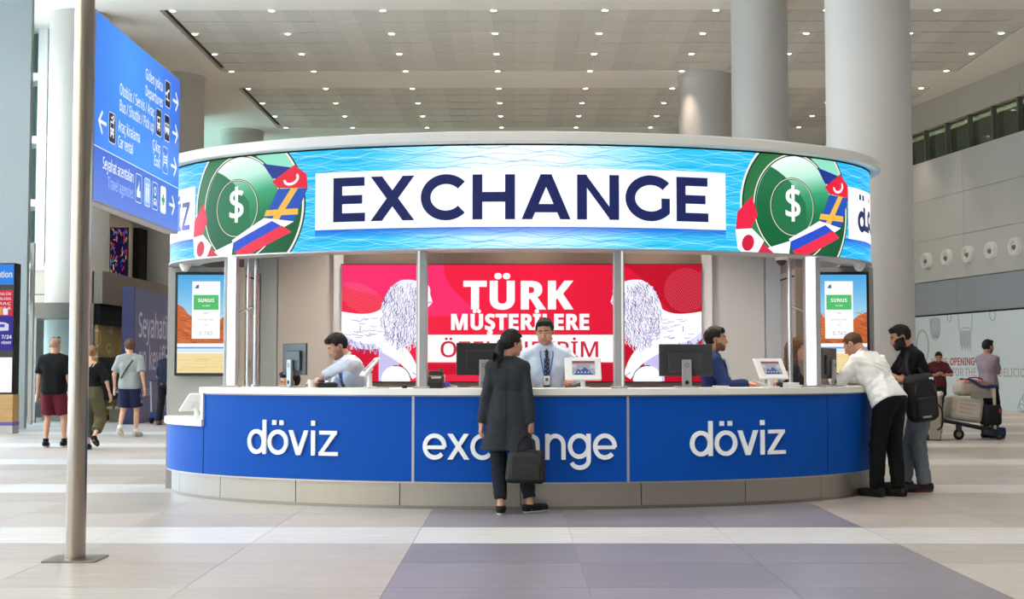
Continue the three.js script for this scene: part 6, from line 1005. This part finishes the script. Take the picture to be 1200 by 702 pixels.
person({
  label: 'man in mauve grey t-shirt holding one hand to his mouth beside the luggage trolley', pos: [8.62, 0, -23.5], yaw: Math.PI / 2 + 0.45, H: 1.79, cell: MID, skin: '#a8775c', hair: 'short', hairColor: '#15100f', stubble: 0.7,
  head: [0.02, 0, 0], lean: [-0.04, 0, 0], hands: { L: { at: [0.03, 1.36, 0.28], pole: [0.5, -1, 0.4], dir: [-0.15, 0.9, -0.3], palm: [-0.3, 0, -1], curl: 0.9 }, R: { at: [0.12, 1.16, 0.24], pole: [-0.9, -0.5, -0.1], dir: [1, 0.1, 0], palm: [0, 0, -1] } },
  upper: { name: 't_shirt', color: '#8b7b82', sleeve: 0.42, hem: -0.04, grow: 0.013, loose: 0.6 }, lower: { color: '#0b0c0f', length: 1, wide: 0.008 }, shoes: { color: '#131315' },
});
person({
  label: 'man in dark red shirt looking down at a phone behind the litter bin', pos: [9.84, 0, -30], yaw: -0.2, H: 1.66, cell: FAR, skin: '#a8765c', hair: 'short', hairColor: '#14100f', stubble: 0.3,
  head: [0.4, 0, 0], lean: [0.08, 0, 0], hands: { L: { at: [0.09, 1.16, 0.28], pole: [1, -0.6, -0.2], dir: [-0.7, 0.2, 0.4], palm: [-0.5, 0.6, -0.6], curl: 0.7 }, R: { at: [-0.09, 1.16, 0.28], pole: [-1, -0.6, -0.2], dir: [0.7, 0.2, 0.4], palm: [0.5, 0.6, -0.6], curl: 0.7 } },
  upper: { color: '#571f28', sleeve: 0.45, hem: -0.06, grow: 0.014, loose: 0.5 }, lower: { color: '#1e2029', length: 1 }, shoes: { color: '#161618' },
});
single('mobile_phone', 'small dark phone held by the man in dark red', 'phone', rbox(0.07, 0.14, 0.009, 0.004), M.black, [9.77, 1.13, -29.68], -0.2).rotation.x = -0.9;
person({
  label: 'bald man in black t-shirt and maroon shorts walking away left of the sign pole', pos: [-7.53, 0, -20.83], yaw: Math.PI, H: 1.77, cell: MID, skin: '#c08d72', hair: 'buzz', hairColor: '#9a7a66', shades: true, fat: 0.01,
  hands: { L: { at: [0.275, 0.87, 0.03], curl: 0.8, palm: [-1, 0, 0.2] } }, feet: { L: { at: [0.12, 0.085, 0.0] }, R: { at: [-0.16, 0.085, 0.06] } },
  upper: { name: 't_shirt', color: '#09090c', sleeve: 0.42, hem: -0.1, grow: 0.018, loose: 1 }, lower: { name: 'shorts', color: '#571626', length: 0.47, wide: 0.02, grow: 0.016 }, shoes: { color: '#151517', sole: '#e3e1dc' }, socks: { color: '#1a1a1c', h: 0.12 },
});
single('mobile_phone', 'white phone in the left hand of the bald man', 'phone', rbox(0.02, 0.13, 0.07, 0.006), M.white, [-7.83, 0.79, -20.87]);
person({
  label: 'woman in black off-shoulder top and olive trousers walking away right of the sign pole', pos: [-6.72, 0, -20.2], yaw: Math.PI, H: 1.63, fem: 1, cell: MID, skin: '#d0a088', hair: 'bun', hairColor: '#8a6a4c', shades: true,
  head: [0, 0.15, 0], hands: { R: { at: [-0.3, 0.92, 0.08], pole: [-0.6, 0, -1] } }, feet: { L: { at: [0.07, 0.085, 0.12] }, R: { at: [-0.14, 0.24, -0.2], toe: [-0.15, 0.1, -0.12], pole: [-0.1, 0, 1] } },
  upper: { name: 'off_shoulder_top', color: '#08080a', sleeve: 0.5, hem: 0.02, grow: 0.013, neck: 0.125, loose: 0.7 }, lower: { color: '#545039', length: 0.84, wide: 0.03, grow: 0.014 }, shoes: { color: '#141416' },
  extra: ({ root, at, T }) => { band(root, 'top_strap', [[[-0.05, 0.52, -0.06], [0, 0.5, -1]], [[-0.02, 0.44, -0.1], [0, 0.1, -1]], [[0.06, 0.34, -0.125], [0, 0, -1]]].map(([p, n]) => [at(p), T(n)]), 0.03, M.black); band(root, 'bag_strap', [[[0.12, 0.5, -0.04], [0.2, 1, -0.4]], [[0.13, 0.35, -0.12], [0, 0, -1]], [[0.16, 0.05, -0.12], [0.5, 0, -1]]].map(([p, n]) => [at(p), T(n)]), 0.04, M.black); },
});
person({
  label: 'man in grey t-shirt and navy shorts with black cross strap walking away', pos: [-7.2, 0, -23.8], yaw: Math.PI, H: 1.8, cell: MID, skin: '#c9987c', hair: 'messy', hairColor: '#5a4030', stubble: 0.2,
  head: [0, 0.55, 0], lean: [0.02, 0.05, 0], hands: { L: { at: [0.285, 0.9, 0.06], curl: 0.9 }, R: { at: [-0.28, 0.88, -0.03] } }, feet: { L: { at: [0.1, 0.16, -0.22], toe: [0.11, 0.045, -0.08] }, R: { at: [-0.1, 0.085, 0.1] } },
  upper: { name: 't_shirt', color: '#8f9496', sleeve: 0.44, hem: -0.08, grow: 0.017, loose: 1 }, lower: { name: 'shorts', color: '#1d2542', length: 0.45, wide: 0.018, grow: 0.014 }, shoes: { color: '#b3aca0', sole: '#d9d6cf' }, socks: { color: '#d6d2cb', h: 0.14 },
  extra: ({ root, at, T, J, add }) => { band(root, 'cross_strap', [[[-0.1, 0.5, 0.02], [-0.2, 1, 0]], [[-0.1, 0.48, -0.09], [0, 0.6, -1]], [[-0.03, 0.36, -0.142], [0, 0, -1]], [[0.05, 0.24, -0.142], [0, 0, -1]], [[0.12, 0.12, -0.13], [0.5, 0, -1]], [[0.175, 0.04, -0.03], [1, 0, 0]]].map(([p, n]) => [at(p), T(n)]), 0.028, M.black); for (const k of ['L', 'R']) { const s = k === 'L' ? 1 : -1, a = v3.add(J['hp' + k], [s * 0.106, -0.08, 0]), b = v3.add(v3.mix(J['hp' + k], J['kn' + k], 0.86), [s * 0.104, 0, 0]); band(root, 'side_stripe', [[a, [s, 0, 0]], [b, [s, 0, 0]]], 0.03, M.white); } },
});
single('mobile_phone', 'white phone in the left hand of the man in grey', 'phone', rbox(0.02, 0.13, 0.07, 0.006), M.white, [-7.52, 0.83, -23.93]);
person({
  label: 'man in dark navy clothes pushing a trolley, half hidden behind the left kiosk wing', pos: [-7.86, 0, -28.7], yaw: Math.PI - 0.2, H: 1.74, cell: FAR, skin: '#b98a6e', hair: 'short', hairColor: '#14100f',
  lean: [0.2, 0, 0], head: [0.2, 0, 0], hands: { L: { at: [0.2, 1.02, 0.4], palm: [0, -1, 0], dir: [0, 0, 1], pole: [0.6, -0.4, -0.6] }, R: { at: [-0.2, 1.02, 0.4], palm: [0, -1, 0], dir: [0, 0, 1], pole: [-0.6, -0.4, -0.6] } }, feet: { L: { at: [0.1, 0.085, -0.14] }, R: { at: [-0.1, 0.085, 0.12] } },
  upper: { name: 'jacket', color: '#1d2438', sleeve: 1, hem: -0.12, grow: 0.02 }, lower: { color: '#17181d', length: 1, wide: 0.012 }, shoes: { color: '#6b6358' },
});
{
  const c = thing('baggage_trolley', 'small blue and white baggage trolley pushed by the man in navy', 'luggage trolley', [-8.1, 0, -29.25], Math.PI - 0.2);
  const wp = mat('#c9ccd2', 0.4), bl = mat('#27357c', 0.45);
  for (const x of [-0.2, 0.2]) { part(c, 'upright', rod([x, 0.16, -0.1], [x, 0.98, -0.18], 0.018), wp); part(c, 'wheel', new THREE.TorusGeometry(0.06, 0.03, 10, 20).rotateY(Math.PI / 2).translate(x, 0.09, -0.1), M.rubber); }
  part(c, 'wheel', new THREE.TorusGeometry(0.06, 0.03, 10, 20).rotateY(Math.PI / 2).translate(0, 0.09, 0.5), M.rubber); part(c, 'handle_bar', rod([-0.22, 0.98, -0.18], [0.22, 0.98, -0.18], 0.02), bl); part(c, 'deck', rbox(0.44, 0.05, 0.7, 0.02, 0, 0.2, 0.22), bl); part(c, 'bumper', rbox(0.46, 0.14, 0.1, 0.03, 0, 0.2, -0.12), bl);
}
renderer.render(scene, camera);
